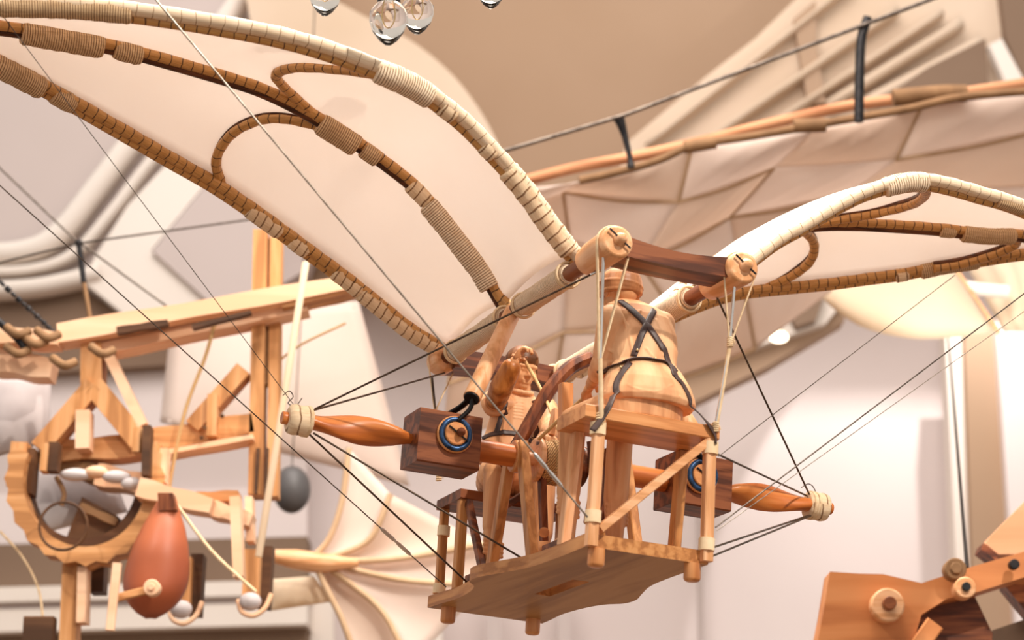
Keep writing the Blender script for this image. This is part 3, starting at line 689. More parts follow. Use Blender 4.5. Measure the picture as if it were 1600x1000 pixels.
def face(c, fd, up, r=.036):
    f = Vector(fd).normalized(); u = Vector(up); u = (u - f * u.dot(f)).normalized(); a = f.cross(u)
    R = Matrix((a, f, u)).transposed(); q = r / .036
    def at(x, y, z): return c + (a * x + f * y + u * z) * q
    P = [('e', at(0, -.004, .010), (.033 * q, .040 * q, .038 * q), R), ('e', at(0, .006, -.014), (.026 * q, .028 * q, .030 * q), R), ('e', at(0, .018, -.036), (.013 * q, .012 * q, .010 * q), R),
         ('c', at(0, .032, .004), .0035 * q, at(0, .041, -.012), .0055 * q), ('e', at(-.005, .036, -.014), (.004 * q,) * 3), ('e', at(.005, .036, -.014), (.004 * q,) * 3),
         ('c', at(-.022, .027, .010), .0042 * q, at(-.005, .035, .009), .0036 * q), ('c', at(.022, .027, .010), .0042 * q, at(.005, .035, .009), .0036 * q),
         ('c', at(-.009, .031, -.024), .0026 * q, at(.009, .031, -.024), .0026 * q), ('c', at(-.007, .030, -.0295), .003 * q, at(.007, .030, -.0295), .003 * q),
         ('e', at(-.020, .020, -.010), (.010 * q, .010 * q, .010 * q)), ('e', at(.020, .020, -.010), (.010 * q, .010 * q, .010 * q)),
         ('e', at(-.034, -.004, -.004), (.004 * q, .008 * q, .012 * q), R), ('e', at(.034, -.004, -.004), (.004 * q, .008 * q, .012 * q), R)]
    for x in (-.0125, .0125): P.append(('e', at(x, .0285, .001), (.0055 * q, .004 * q, .0032 * q), R))
    return P
def ribbon(pts, wdt, th, name, mat, parent, trees=(), up=(0, -1, .2)):
    P = spline(pts, 6); rows = []; last = Vector(up).normalized(); ns = []
    for p in P:
        best = None
        for t in trees:
            h = t.find_nearest(p)
            if h[0] is not None and (best is None or h[3] < best[3]): best = h
        if best and best[3] < .02 and best[1].dot(last) > -.2:
            q_ = best[1] if best[1].length > .1 else last; P[len(ns)] = best[0] + q_ * .0030; n = q_
        else: n = last
        n = n.normalized(); n = n if n.dot(last) > 0 else -n
        n = (last * .6 + n * .4).normalized(); last = n; ns.append(n)
    for i, p in enumerate(P):
        t = (P[min(i + 1, len(P) - 1)] - P[max(i - 1, 0)]).normalized(); a = t.cross(ns[i]).normalized()
        rows.append([p + a * wdt * k - ns[i] * wdt * .10 * k * k for k in (-1, -.5, 0, .5, 1)])
    return MB().grid(rows, thick=th).build(name, mat, parent)
def figure(label, seat):
    o = thing('carved_crewman', label, 'wooden figure', mat=MM @ Matrix.Translation(seat)); return o
def seat_children(root, seat):
    for c in root.children: c.matrix_parent_inverse = Matrix.Translation(-Vector(seat))

# ---- front crewman, seen from behind
S1 = V(-.01, -.345, .288)
CR1 = figure('carved wooden figure seen from behind in crossed leather straps on the front seat', S1)
hipz = .325
kl, kr = V(-.085, -.205, .312), V(.022, -.200, .312)
sh_l, sh_r = MY(955, 497, -.315), MY(1033, 508, -.30)
hc = MY(970, 460, -.272)
body = [('l', [(V(.0, -.345, .290), .084, .062), (V(.0, -.345, .325), .084, .062), (V(0, -.345, .345), .075, .055)]), ('c', V(-.012, -.33, .34), .05, MY(1003, 530, -.305), .045, .8), ('c', sh_l, .026, sh_r, .026),
        ('c', MY(990, 500, -.29), .024, hc + V(0, 0, -.02), .021),
        ('c', V(-.055, -.33, .318), .034, kl, .028), ('c', V(.03, -.33, .318), .034, kr, .028),
        ('c', kl, .027, V(-.080, -.19, .17), .024), ('c', V(-.080, -.19, .17), .023, V(-.078, -.19, .082), .017),
        ('c', kr, .027, V(.026, -.185, .17), .025), ('c', V(.026, -.185, .17), .024, V(.028, -.185, .082), .017),
        ('c', V(-.078, -.195, .074), .014, V(-.082, -.135, .068), .010, .8), ('c', V(.028, -.195, .074), .014, V(.034, -.135, .068), .010, .8)]
for kx, x in ((-.079, 0), (.027, 0)):
    for z in (.155, .145, .136, .126): body.append(('c', V(kx - .022, -.192, z), .0045, V(kx + .022, -.192, z - .004), .0045))
el, wl = MY(943, 568, -.275), MY(924, 600, -.19)
er, wr = V(.085, -.235, .415), V(.06, -.15, .36)
body += [('c', sh_l, .025, el, .021), ('c', el, .019, wl, .012), ('c', sh_r, .025, er, .021), ('c', er, .019, wr, .012)]
body += hand(wl, MY(912, 620, -.15) - wl, V(.4, .3, -.6), side=1, curl=1.1) + hand(wr, V(-.3, .8, -.3), V(0, .2, -.9), side=-1, curl=1.1)
body += face(hc, V(-.05, 1, -.25), V(0, 0, 1), .037)
B1 = sculpt('body', body, .0021, 'carved', CR1, 3)
def ring_at(px, py, y, hw, dy): return (MY(px, py, y), hw * .00147, dy)
tu = [('l', [ring_at(985, 473, -.285, 23, .024), ring_at(992, 483, -.290, 42, .036), ring_at(1000, 498, -.297, 47, .046), ring_at(1005, 525, -.306, 48, .056), ring_at(1007, 548, -.314, 47, .056), ring_at(1007, 562, -.320, 45, .054), ring_at(1008, 571, -.325, 44, .052), ring_at(1009, 582, -.332, 52, .060), ring_at(1011, 602, -.340, 61, .070), ring_at(1012, 620, -.345, 66, .075), ring_at(1012, 630, -.347, 67, .076), ring_at(1011, 638, -.347, 62, .071)]),
      ('c', sh_l + V(.008, 0, -.002), .024, sh_r - V(.006, 0, .002), .024),
      ('c', sh_l, .028, el + V(0, -.004, .01), .0245), ('c', el, .0255, lerp(el, wl, .45), .021), ('c', sh_r, .029, er, .025), ('c', er, .024, lerp(er, wr, .5), .019),
      ('c', el + V(-.012, 0, -.010), .011, el + V(.018, 0, -.014), .011), ('c', lerp(el, wl, .4) + V(-.014, 0, 0), .009, lerp(el, wl, .4) + V(.014, 0, -.003), .009)]
def fold(px, r, y=-.36, lst=tu):
    q = [MY(a, b_, y) for a, b_ in px]
    for a, b_ in zip(q, q[1:]): lst.append(('c', a, r, b_, r))
T0 = sculpt('tunic', tu, .003, 'carved', CR1, 2); tt = tree_of(T0); bpy.data.objects.remove(T0)
for pth, r in (([(965, 590), (990, 606), (1025, 612), (1050, 602)], .0022), ([(945, 612), (975, 626), (1030, 630), (1062, 620)], .0025), ([(930, 628), (960, 640), (1003, 647), (1045, 643), (1076, 630)], .0035), ([(1000, 486), (985, 520), (988, 550)], .003), ([(1025, 500), (1035, 530), (1035, 556)], .003),
               ([(972, 492), (980, 515), (976, 545), (968, 562)], .0028), ([(985, 540), (996, 556)], .0022), ([(938, 540), (958, 550)], .003), ([(936, 560), (955, 566)], .0035), ([(1010, 545), (1020, 558)], .003)):
    q = [onto([tt], a, b_, -.001) for a, b_ in pth]; q = spline(q, 4)
    for a, b_ in zip(q, q[1:]): tu.append(('c', a, r, b_, r))
TU = sculpt('tunic', tu, .0019, 'tunic', CR1, 2)
hat = [('e', hc + V(0, .002, .026), (.0425, .046, .030)), ('l', [(hc + V(0, .002, -.004), .038, .040), (hc + V(0, .002, .006), .0435, .046), (hc + V(0, .002, .016), .0445, .047), (hc + V(0, .002, .026), .0425, .046)])]
for i in range(20):
    a0, a1 = 2 * PI * i / 20, 2 * PI * (i + 1) / 20; R_ = .041
    hat.append(('c', hc + V(R_ * math.cos(a0), .003 + R_ * math.sin(a0), .002 + .003 * math.cos(a0)), .0048, hc + V(R_ * math.cos(a1), .003 + R_ * math.sin(a1), .002 + .003 * math.cos(a1)), .0048))
    hat.append(('c', hc + V(.044 * math.cos(a0), .003 + .046 * math.sin(a0), .016 - .003 * math.cos(a0)), .0030, hc + V(.044 * math.cos(a1), .003 + .046 * math.sin(a1), .016 - .003 * math.cos(a1)), .0030))
sculpt('hat', hat, .0018, 'hat', CR1, 2)
t1 = [tree_of(TU), tree_of(B1)]
def strap(px, extra=(), wdt=.0066):
    pts = [onto(t1, a, b_, .0034) for a, b_ in px] + [Vector(e) for e in extra]
    return ribbon(pts, wdt, .0022, 'harness_strap', 'leather', CR1, t1)
strap([(968, 470), (985, 482), (1008, 504), (1028, 530), (1042, 556), (1050, 574), (1055, 588)])
strap([(1022, 484), (1014, 500), (1004, 520), (996, 540), (990, 556)])
strap([(936, 584), (952, 576), (972, 568), (992, 562), (1020, 563), (1042, 568), (1056, 582)])
strap([(985, 566), (970, 584), (962, 604)], [MY(952, 632, -.425), MY(938, 655, -.428), MY(925, 672, -.427)])
strap([(1052, 578), (1058, 590)], [MY(1066, 604, -.40), MY(1086, 636, -.41), MY(1108, 662, -.424), MY(1119, 680, -.424), MY(1120, 694, -.424)])
m = MB()
for a, b_ in ((996, 547), (1024, 560), (970, 574), (1052, 574)): m.ball(onto(t1, a, b_, .0055), .0030, 6)
m.build('rivets', 'brass', CR1)
seat_children(CR1, S1)

# ---- rear crewman, facing the camera
S2 = V(0, .36, .264)
CR2 = figure('carved wooden figure facing forward on the rear seat, one arm raised to its brow', S2)
hc = MY(816, 579, .30)
shR, shL = MY(772, 634, .315), MY(852, 640, .315)
kR, kL = V(-.085, .205, .292), V(.03, .205, .292)
body = [('e', V(0, .345, .30), (.068, .052, .036)), ('c', V(0, .345, .32), .048, MY(812, 652, .33), .050, .75), ('c', shR, .026, shL, .026), ('c', MY(812, 632, .325), .026, hc + V(0, .006, -.02), .022),
        ('c', V(-.042, .34, .298), .034, kR, .027), ('c', V(.03, .34, .298), .034, kL, .027),
        ('c', kR, .026, V(-.083, .20, .17), .024), ('c', V(-.083, .20, .17), .022, V(-.083, .20, .082), .016), ('c', kL, .026, V(.03, .20, .17), .024), ('c', V(.03, .20, .17), .022, V(.03, .20, .082), .016),
        ('c', V(-.083, .205, .074), .014, V(-.088, .140, .068), .010, .8), ('c', V(.03, .205, .074), .014, V(.034, .140, .068), .010, .8)]
for kx in (-.083, .03):
    for z in (.135, .126, .117, .108): body.append(('c', V(kx - .020, .192, z), .0045, V(kx + .020, .192, z - .004), .0045))
eR, wR = MY(783, 606, .235), MY(803, 566, .195)
eL, wL = MY(862, 672, .19), MY(848, 684, .08)
body += [('c', shR, .024, eR, .020), ('c', eR, .018, wR, .012), ('c', shL, .025, eL, .020), ('c', eL, .018, wL, .012)]
body += hand(wR, V(.25, -.25, .6), V(.7, -.5, -.2), side=-1, curl=1.25) + hand(wL, V(.1, -.9, -.1), V(0, -.2, -1), side=1, curl=1.0)
body += face(hc, V(.12, -1, -.22), V(0, 0, 1), .034)
B2 = sculpt('body', body, .0019, 'carved', CR2, 2)
tu = [('l', [ring_at(813, 611, .320, 15, .018), ring_at(813, 617, .322, 22, .024), ring_at(812, 628, .323, 36, .032), ring_at(810, 642, .326, 42, .040), ring_at(806, 662, .330, 43, .044), ring_at(800, 682, .334, 43, .046), ring_at(796, 696, .336, 47, .052), ring_at(790, 712, .338, 51, .058), ring_at(787, 724, .340, 52, .060)]),
      ('c', shR + V(.004, 0, -.002), .024, shL - V(.004, 0, .002), .024),
      ('c', V(-.045, .32, .302), .038, V(-.075, .245, .298), .033), ('c', V(.03, .32, .302), .038, V(.03, .245, .298), .033), ('c', shL, .029, eL, .025), ('c', eL, .024, lerp(eL, wL, .5), .018)]
for i in range(14):   # neckline roll
    a0, a1 = 2 * PI * i / 14, 2 * PI * (i + 1) / 14; c = MY(813, 613, .315)
    tu.append(('c', c + V(.025 * math.cos(a0), .024 * math.sin(a0) - .004, .007 * math.sin(a0)), .005, c + V(.025 * math.cos(a1), .024 * math.sin(a1) - .004, .007 * math.sin(a1)), .0055))
    c = lerp(shR, eR, .15); d, sa, ua = frame_of(eR - shR)
    tu.append(('c', c + (sa * math.cos(a0) + ua * math.sin(a0)) * .027, .006, c + (sa * math.cos(a1) + ua * math.sin(a1)) * .027, .006))
T0 = sculpt('tunic', tu, .003, 'carved', CR2, 2); tt = tree_of(T0); bpy.data.objects.remove(T0)
for k in range(6):
    a = onto([tt], 803, 627 + k * 5, -.0005); b_ = onto([tt], 817, 629 + k * 5, -.0005); tu.append(('c', a, .0022, b_, .0022))
for pth in ([(835, 640), (838, 670), (832, 700)], [(790, 650), (786, 680)], [(775, 700), (800, 712), (830, 708)], [(765, 712), (795, 726)]):
    q = [onto([tt], a, b_, -.001) for a, b_ in pth]
    for a, b_ in zip(q, q[1:]): tu.append(('c', a, .0035, b_, .0035))
TU2 = sculpt('tunic', tu, .0018, 'tunic', CR2, 2)
sl = [('c', lerp(shR, eR, .35), .024, eR, .026), ('c', eR, .026, lerp(eR, wR, .75), .0225)]
sculpt('sleeve', sl, .0018, 'carved_dark', CR2, 2)
cp = [('e', hc + V(-.002, .002, .022), (.0385, .042, .036)), ('e', hc + V(-.002, .012, .006), (.037, .036, .036)), ('c', hc + V(.030, .004, .018), .008, hc + V(.033, .004, -.014), .006), ('c', hc + V(-.034, .004, .018), .008, hc + V(-.035, .006, -.014), .006),
      ('c', hc + V(-.02, -.026, .026), .006, hc + V(.02, -.028, .026), .006), ('e', hc + V(0, -.022, .034), (.008, .01, .008))]
sculpt('hair', cp, .0018, 'hair', CR2, 2)
t1 = [tree_of(TU2)]
def strap2(px): return ribbon([onto(t1, a, b_, .003, .28) for a, b_ in px], .0058, .002, 'harness_strap', 'leather', CR2, t1)
strap2([(791, 612), (790, 630), (784, 650), (778, 668), (775, 676)])
strap2([(754, 686), (765, 679), (785, 675), (805, 677), (822, 684), (836, 694)])
strap2([(838, 622), (842, 640), (840, 664), (834, 684)])
seat_children(CR2, S2)
PG = MB().bar(MY(818, 542, .185), MY(806, 562, .185), .006, .006).bar(MY(800, 554, .185), MY(822, 562, .185), .005, .005).build('rope_toggle', 'pale_x', FM)
#FIGEND#
#WIRES#
# ================================================================== wires that hang the machine
def wire(name, label, pts, r=.0014, mat='steel', cat='wire', group=None):
    o = MB().tube([Vector(p) for p in pts], r, 8).build(name, mat); return tag(o, label, cat, group)
def mw(v): return MM @ Vector(v)
def up_to(a, px, py, depth, ztop=None):     # from a machine point through a sight point and on up to the hall's rigging
    b_ = Wd(px, py, depth); d = (b_ - a); return a + d * 1.5
def turnbuckle(a, b_, parent):
    m = MB().lathe(a, b_ - a, [(0, .002), (.006, .0042), ((b_ - a).length * .4, .0042), ((b_ - a).length * .5, .0024), ((b_ - a).length * .6, .0042), ((b_ - a).length - .006, .0042), ((b_ - a).length, .002)], 10)
    return m.build('turnbuckle', 'bright', parent)
a = mw(MZ(697, 917, .044)); top = up_to(a, 0, 290, 3.9)
o = wire('suspension_wire', 'long thin steel wire from upper left down to the platform\'s rear corner', [a, top], .0013); turnbuckle(lerp(a, top, .06), lerp(a, top, .11), o)
a = mw(MY(918, 808, -.425)); top = up_to(a, 248, 5, 3.7)
o = wire('suspension_wire', 'steel wire crossing in front of the left wing to the front post\'s foot', [a, top], .0020, 'wire'); turnbuckle(lerp(a, top, .04), lerp(a, top, .085), o)
a = mw((-.60, 0, .30)); top = up_to(a, 0, 19, 3.8)
wire('suspension_wire', 'faint hairline wire running from top left corner to the left axle hub', [a, top], .0008)
a = mw(MY(1123, 713, -.41)); top = mw(MY(1492, 430, .22)); wire('suspension_wire', 'thin wire from the right seat post up to the right wing\'s rear spar', [a, top], .0010)
a = mw(MY(1118, 824, -.40)); top = up_to(a, 1600, 459, 4.6); wire('suspension_wire', 'steel wire from the platform\'s right corner to the right edge, upper of two', [a, top], .0015)
a = mw(MY(1120, 829, -.40)); top = up_to(a, 1600, 487, 4.8); wire('suspension_wire', 'pale wire from the platform\'s right corner rising just below its darker twin', [a, top], .0009, 'wire')

# ================================================================== glass bulbs above
def bulb(px, py, y, h, label):
    c = Wd(px, py, y); s_ = h / .1
    t = thing('glass_bulb', label, 'light bulb', c + V(0, 0, .06 * s_), group='clear glass bulbs at the top edge')
    prof = [(0, .001), (.002, .007), (.012, .0185), (.03, .031), (.05, .0375), (.068, .0375), (.082, .028), (.092, .018), (.1, .016)]
    bt = c - V(0, 0, .05 * s_)
    g_ = MB().lathe(bt, (0, 0, 1), [(a * s_, b_ * s_) for a, b_ in prof], 32)
    g_.lathe(bt + V(0, 0, .001), (0, 0, 1), [((a * .97 + .001) * s_, b_ * .96 * s_) for a, b_ in prof], 32)
    g_.build('globe', 'glass', t)
    cp = MB().lathe(bt + V(0, 0, .088 * s_), (0, 0, 1), [(0, .020 * s_), (.004 * s_, .023 * s_), (.02 * s_, .021 * s_), (.04 * s_, .016 * s_), (.05 * s_, .008 * s_), (.05 * s_ + .001, .002), (2.2, .002)], 20)
    cp.build('socket', 'iron', t)
    MB().tube(spline([bt + V(x * s_, 0, z * s_) for x, z in ((-.006, .09), (-.010, .06), (-.004, .04), (.004, .04), (.010, .06), (.006, .09))], 5), .0012 * s_, 6).build('filament', 'brass', t)
    root_shift(t, c + V(0, 0, .06 * s_)); return t
bulb(607, 34, 3.9, .098, 'clear egg-shaped glass bulb hanging lowest at the top edge')
bulb(652, 22, 4.15, .090, 'clear glass bulb half hidden behind the lowest-hanging bulb')
bulb(508, -6, 4.0, .085, 'clear glass bulb above the left wing, left of the pair')
bulb(767, -16, 4.2, .085, 'clear glass bulb with only its tip showing, right of the pair')

# ================================================================== big glider hanging behind
def poly_cloth(px, y, mat, name, parent, sag=.05, n=14, depth=None):
    """a sagging cloth panel between four corner sight points"""
    q = [Wd(p[0], p[1], p[2] if len(p) > 2 else y) for p in px]; rows = []
    for i in range(n + 1):
        u = i / n; row = []
        for j in range(n + 1):
            v = j / n; p = lerp(lerp(q[0], q[1], u), lerp(q[3], q[2], u), v); k = math.sin(PI * u) ** .7 * math.sin(PI * v) ** .7
            row.append(p + V(0, -sag * k, -sag * .5 * k) + V(0, 0, .006 * math.sin(u * 23 + v * 9) * k))
        rows.append(row)
    return MB().grid(rows, thick=.004).build(name, mat, parent)
GL = thing('glider_wing', 'pale cloth glider wing under a long orange wooden spar, hanging behind the machine', 'glider wing', Wd(1200, 300, 8.0))
def gtube(px, y, r, mat, name, parent=GL, n=5, rr=None): return MB().tube(spline([Wd(p[0], p[1], p[2] if len(p) > 2 else y) for p in px], n), rr or r, 12).build(name, mat, parent)
gtube([(770, 296), (830, 280), (900, 262), (1000, 243), (1100, 220), (1200, 194), (1340, 163), (1480, 148), (1640, 124)], 8.0, .022, 'bgspar', 'wooden_spar')
gtube([(905, 282), (960, 270), (1030, 250), (1080, 226), (1110, 222), (1180, 212), (1270, 196), (1340, 184), (1420, 170), (1500, 152), (1640, 140)], 7.9, .016, 'seam', 'wooden_spar')
gtube([(1395, 153), (1470, 146), (1510, 146)], 7.95, .034, 'seam', 'spar_lashing'); gtube([(1240, 197), (1290, 195)], 7.9, .028, 'seam', 'spar_lashing'); gtube([(1070, 230), (1118, 222)], 7.9, .026, 'seam', 'spar_lashing')
Gp = {}
grid = {  # corner sight points of the panels
 'a0': (760, 300), 'a1': (905, 285), 'a2': (1080, 232), 'a3': (1270, 205), 'a4': (1440, 166), 'a5': (1660, 140),
 'b0': (720, 360), 'b1': (880, 300), 'b2': (1060, 316), 'b3': (1210, 262), 'b4': (1400, 250), 'b5': (1680, 190),
 'c0': (720, 470), 'c1': (890, 375), 'c2': (1000, 410), 'c3': (1140, 340), 'c4': (1330, 300), 'c5': (1680, 290),
 'd0': (700, 600), 'd1': (880, 520), 'd2': (1060, 500), 'd3': (1160, 440), 'd4': (1320, 360), 'd5': (1680, 380),
 'e0': (690, 690), 'e1': (860, 640), 'e2': (1030, 600), 'e3': (1180, 545), 'e4': (1300, 455), 'e5': (1680, 470)}
gy = {'a': 8.0, 'b': 8.15, 'c': 8.35, 'd': 8.55, 'e': 8.8}
poly_cloth([(270, 480), (560, 470), (640, 760), (250, 660)], 9.2, 'bgcloth', 'cloth_panel', GL, .08)
k = 0
for ra, rb in ('ab', 'bc', 'cd', 'de'):
    for i in range(5):
        if ra == 'd' and i == 4: continue
        c = [grid[ra + str(i)] + (gy[ra],), grid[ra + str(i + 1)] + (gy[ra],), grid[rb + str(i + 1)] + (gy[rb],), grid[rb + str(i)] + (gy[rb],)]
        poly_cloth(c, 0, 'bgcloth' if (i + ord(ra)) % 2 else 'bgcloth2', 'cloth_panel', GL, .04)
        gtube([c[0], lerp(V(*c[0]), V(*c[3]), .5)[:], c[3]], 0, .007, 'seam_pale', 'cloth_seam') if k % 2 == 0 else None
        gtube([c[3], (lerp(V(*c[3]), V(*c[2]), .5) + V(0, 6, 0))[:], c[2]], 0, .007, 'seam_pale', 'cloth_seam') if k % 3 else None
        k += 1
root_shift(GL, Wd(1200, 300, 8.0))
o = wire('rigging_cable', 'grey cable sloping up to the right above the glider spar', [Wd(700, 262, 7.4), Wd(975, 180, 7.4), Wd(1352, 38, 7.4), Wd(1520, -26, 7.4)], .008, 'steel', 'cable')
for px in ([(966, 182), (974, 205), (984, 245), (986, 262)], ):
    o = MB().tube(spline([Wd(a, b_, 7.45) for a, b_ in px], 4), [.022, .020, .018, .016, .014, .012, .011, .010, .010, .010, .012, .014, .014][:13], 10).build('cable_hanger', 'iron'); tag(o, 'short dark strap hanging the glider spar from the cable', 'strap')
o = MB().tube(spline([Wd(a, b_, 7.42) for a, b_ in ((1356, 28), (1346, 60), (1343, 120), (1342, 190))], 4), .018, 10).build('cable_hanger', 'iron'); tag(o, 'long dark strap between the cable and the glider spar at upper right', 'strap')
# lit scalloped sails
SL = thing('lit_sail', 'cream scalloped sail glowing in a spotlight behind the right wing', 'sail', Wd(1420, 480, 9.0))
def edge_cloth(top, bot, mat, name, parent, sag, n=16):
    T = spline([Wd(*p) for p in top], 6); B = spline([Wd(*p) for p in bot], 6); rows = []
    for i in range(n + 1):
        t = i / n; a = T[round(t * (len(T) - 1))]; b_ = B[round(t * (len(B) - 1))]
        rows.append([lerp(a, b_, j / 10) + V(0, -sag * math.sin(PI * t) ** .6 * math.sin(PI * j / 10) ** .7, 0) for j in range(11)])
    return MB().grid(rows, thick=.006).build(name, mat, parent)
edge_cloth([(1250, 436, 9.4), (1330, 425, 9.4), (1410, 415, 9.4), (1484, 408, 9.4)], [(1272, 456, 9.2), (1340, 508, 9.0), (1440, 530, 8.95), (1560, 519, 9.0)], 'silk', 'cloth_panel', SL, .18)
gtube([(1484, 408, 9.4), (1522, 464, 9.2), (1560, 519, 9.0)], 9.05, .012, 'pale_x', 'sail_edge', SL)
root_shift(SL, Wd(1420, 480, 9.0))
SL = thing('lit_sail', 'smaller bright sail at the right edge beside the scalloped one', 'sail', Wd(1580, 470, 9.1))
edge_cloth([(1502, 400, 9.75), (1600, 385, 9.75), (1700, 370, 9.75)], [(1567, 517, 9.35), (1620, 516, 9.3), (1700, 490, 9.35)], 'silk', 'cloth_panel', SL, .15)
gtube([(1490, 445), (1530, 452), (1575, 456)], 9.3, .03, 'plaster', 'sail_batten', SL)
root_shift(SL, Wd(1580, 470, 9.1))
for px, py, rx in ((1217, 527, .036), (1240, 478, .030)):
    t = thing('ceiling_lamp', 'small glowing round lamp ' + ('below the right wing, the lower one' if py > 500 else 'under the right wing, above a brighter one'), 'lamp', Wd(px, py, 11.5))
    c = Wd(px, py, 11.5); MB().ball(c, rx, 10, sc3=(1.35, 1, .8)).build('glass_cover', 'lampglow', t); MB().cyl(c + V(0, 0, rx * .7), c + V(0, 0, rx * 1.6), rx * 1.1).build('lamp_base', 'plaster', t); root_shift(t, c)
wire('hanging_cable', 'dark cable hanging beside the pilaster down to the orange crank', [Wd(1511, 888, 6.05), Wd(1470, 380, 12.5)], .0055, 'iron', 'cable')

# ================================================================== orange crank mechanism, lower right
CK = thing('crank_mechanism', 'orange wooden crank assembly with round pale washer at the lower right corner', 'wooden mechanism', Wd(1450, 930, 6.0))
def sl(px, y, th, mat, name, parent): return MB().prism([Wd(a, b_, y) for a, b_ in px], (0, th, 0)).build(name, mat, parent)
sl([(1297, 893), (1340, 896), (1380, 897), (1440, 911), (1480, 898), (1520, 885), (1600, 862), (1660, 850), (1660, 905), (1600, 902), (1530, 924), (1480, 935), (1440, 960), (1425, 1010), (1420, 1040), (1270, 1040), (1287, 955)], 6.0, .12, 'crank_wood', 'crank_plate', CK)
c = Wd(1383, 949, 5.99); ws = MB().cyl(c, c + V(0, -.05, 0), .046, 30).build('washer', 'pale_x', CK); MB().cyl(c + V(0, -.05, 0), c + V(0, -.085, 0), .018, 16).build('bolt', 'walnut_x', CK)
c = Wd(1488, 893, 5.98); MB().cyl(c, c + V(0, -.05, 0), .030, 24).cyl(c + V(0, -.05, 0), c + V(0, -.06, 0), .017, 6).build('bolt', 'seam', CK)
c = Wd(1502, 923, 5.97); MB().cyl(c, c + V(0, -.06, 0), .029, 24).build('washer', 'pale_x', CK); MB().cyl(c + V(0, -.06, 0), c + V(0, -.075, 0), .012, 12).build('bolt', 'iron', CK)
c = Wd(1582, 884, 5.97); MB().cyl(c, c + V(0, -.03, 0), .014, 12).build('bolt', 'iron', CK)
sl([(1430, 965), (1480, 935), (1520, 925), (1551, 990), (1545, 1040), (1440, 1040), (1425, 985)], 6.14, .1, 'walnut_x', 'dark_block', CK)
MB().bar(Wd(1460, 975, 6.0), Wd(1435, 1010, 6.0), .04, .05).build('wedge', 'crank_wood', CK)
sl([(1540, 850), (1548, 838), (1610, 775), (1680, 740), (1680, 890), (1600, 866), (1560, 866)], 6.2, .08, 'crank_pale', 'upper_board', CK)
sl([(1537, 848), (1560, 868), (1557, 876), (1534, 858)], 6.15, .1, 'walnut_x', 'board_end', CK)
sl([(1570, 915), (1660, 895), (1660, 1040), (1640, 1000)], 6.2, .08, 'walnut_x', 'dark_block', CK)
sl([(1550, 985), (1600, 968), (1660, 960), (1660, 1040), (1550, 1040)], 6.25, .06, 'umber', 'lower_board', CK)
root_shift(CK, Wd(1450, 930, 6.0))

# ================================================================== blurred wooden machine, left
LM = thing('wooden_frame_machine', 'blurred pale wooden frame machine with toothed ring and tall post, at left', 'wooden machine', Wd(250, 650, 6.8))
D = 6.8
def gb(p, q, w_, mat, name, y=D, h=.06): return MB().bar(Wd(p[0], p[1], y), Wd(q[0], q[1], y), h, w_ * y / FPX, up=(0, 0, 1) if abs(p[0] - q[0]) > abs(p[1] - q[1]) else (1, 0, 0)).build(name, mat, LM)
def post(p, q, wpx, mat, name, y=D, dep=.08):
    a, b_ = Wd(*p, y), Wd(*q, y); d = (b_ - a).normalized(); s_ = V(d.z, 0, -d.x) * wpx * y / FPX / 2
    return MB().prism([a - s_, a + s_, b_ + s_, b_ - s_], (0, dep, 0)).build(name, mat, LM)
post((406, 358), (398, 772), 22, 'bgoak_z', 'post', D, .1); post((431, 362), (425, 775), 18, 'bgoak_z', 'post', D + .03, .08); post((418, 372), (412, 600), 12, 'seam', 'post_groove', D + .04, .05)
post((403, 700), (399, 770), 5, 'bgdark', 'slot', D - .02, .02); post((418, 700), (414, 770), 4, 'bgdark', 'slot', D - .02, .02)
def beamp(px0, px1, w0, w1, mat, name, y, dep=.1):
    a, b_ = Wd(*px0, y), Wd(*px1, y); d = (b_ - a).normalized(); s_ = V(-d.z, 0, d.x)
    n = 12; up_, lo = [], []
    for i in range(n + 1):
        t = i / n; p = lerp(a, b_, t); w_ = lerp(w0, w1, t) * y / FPX / 2 * (1 + .10 * math.sin(t * 11)); up_.append(p + s_ * w_); lo.append(p - s_ * w_)
    return MB().prism(up_ + lo[::-1], (0, dep, 0)).build(name, mat, LM)
beamp((90, 520), (560, 438), 32, 24, 'bgpale', 'cross_beam', D - .1); beamp((150, 546), (480, 478), 18, 14, 'bgpale', 'cross_beam', D - .04); beamp((182, 516), (262, 503), 12, 10, 'bgdark', 'slot', D - .13, .03); beamp((300, 510), (392, 487), 8, 6, 'bgdark', 'slot', D - .13, .03)
beamp((440, 475), (560, 447), 12, 12, 'bgoak_x', 'cross_beam', D - .08)
beamp((-20, 520), (90, 528), 30, 22, 'bgpale', 'rope_bundle', D - .12); beamp((-20, 560), (80, 575), 36, 34, 'bgpale', 'rope_bundle', D - .06)
for c0 in ((28, 515), (55, 530), (75, 520), (28, 545), (100, 563), (160, 545)): MB().tube(spline([Wd(c0[0] - 18, c0[1] - 4, D - .2), Wd(c0[0], c0[1] + 8, D - .22), Wd(c0[0] + 18, c0[1] + 2, D - .2)], 4), .014, 8).build('dark_cord', 'seam', LM)
post((142, 535), (142, 625), 34, 'bgoak_z', 'king_post', D - .05, .1)
for p, q, w_ in (((146, 600), (60, 700), 30), ((144, 600), (218, 690), 34), ((168, 552), (222, 664), 16)): post(p, q, w_, 'bgoak_z' if w_ > 20 else 'bgpale', 'brace', D - .06, .09)
post((129, 640), (128, 700), 22, 'bgpale', 'peg', D - .09, .08)
beamp((60, 705), (225, 695), 34, 36, 'bgoak_x', 'frame_rail', D); beamp((220, 692), (395, 660), 40, 34, 'bgoak_x', 'frame_rail', D); beamp((225, 712), (395, 682), 8, 8, 'bgpale', 'frame_rail', D - .05)
post((380, 575), (300, 665), 26, 'bgoak_z', 'brace', D - .02); post((332, 615), (330, 680), 16, 'bgoak_z', 'brace', D - .05)
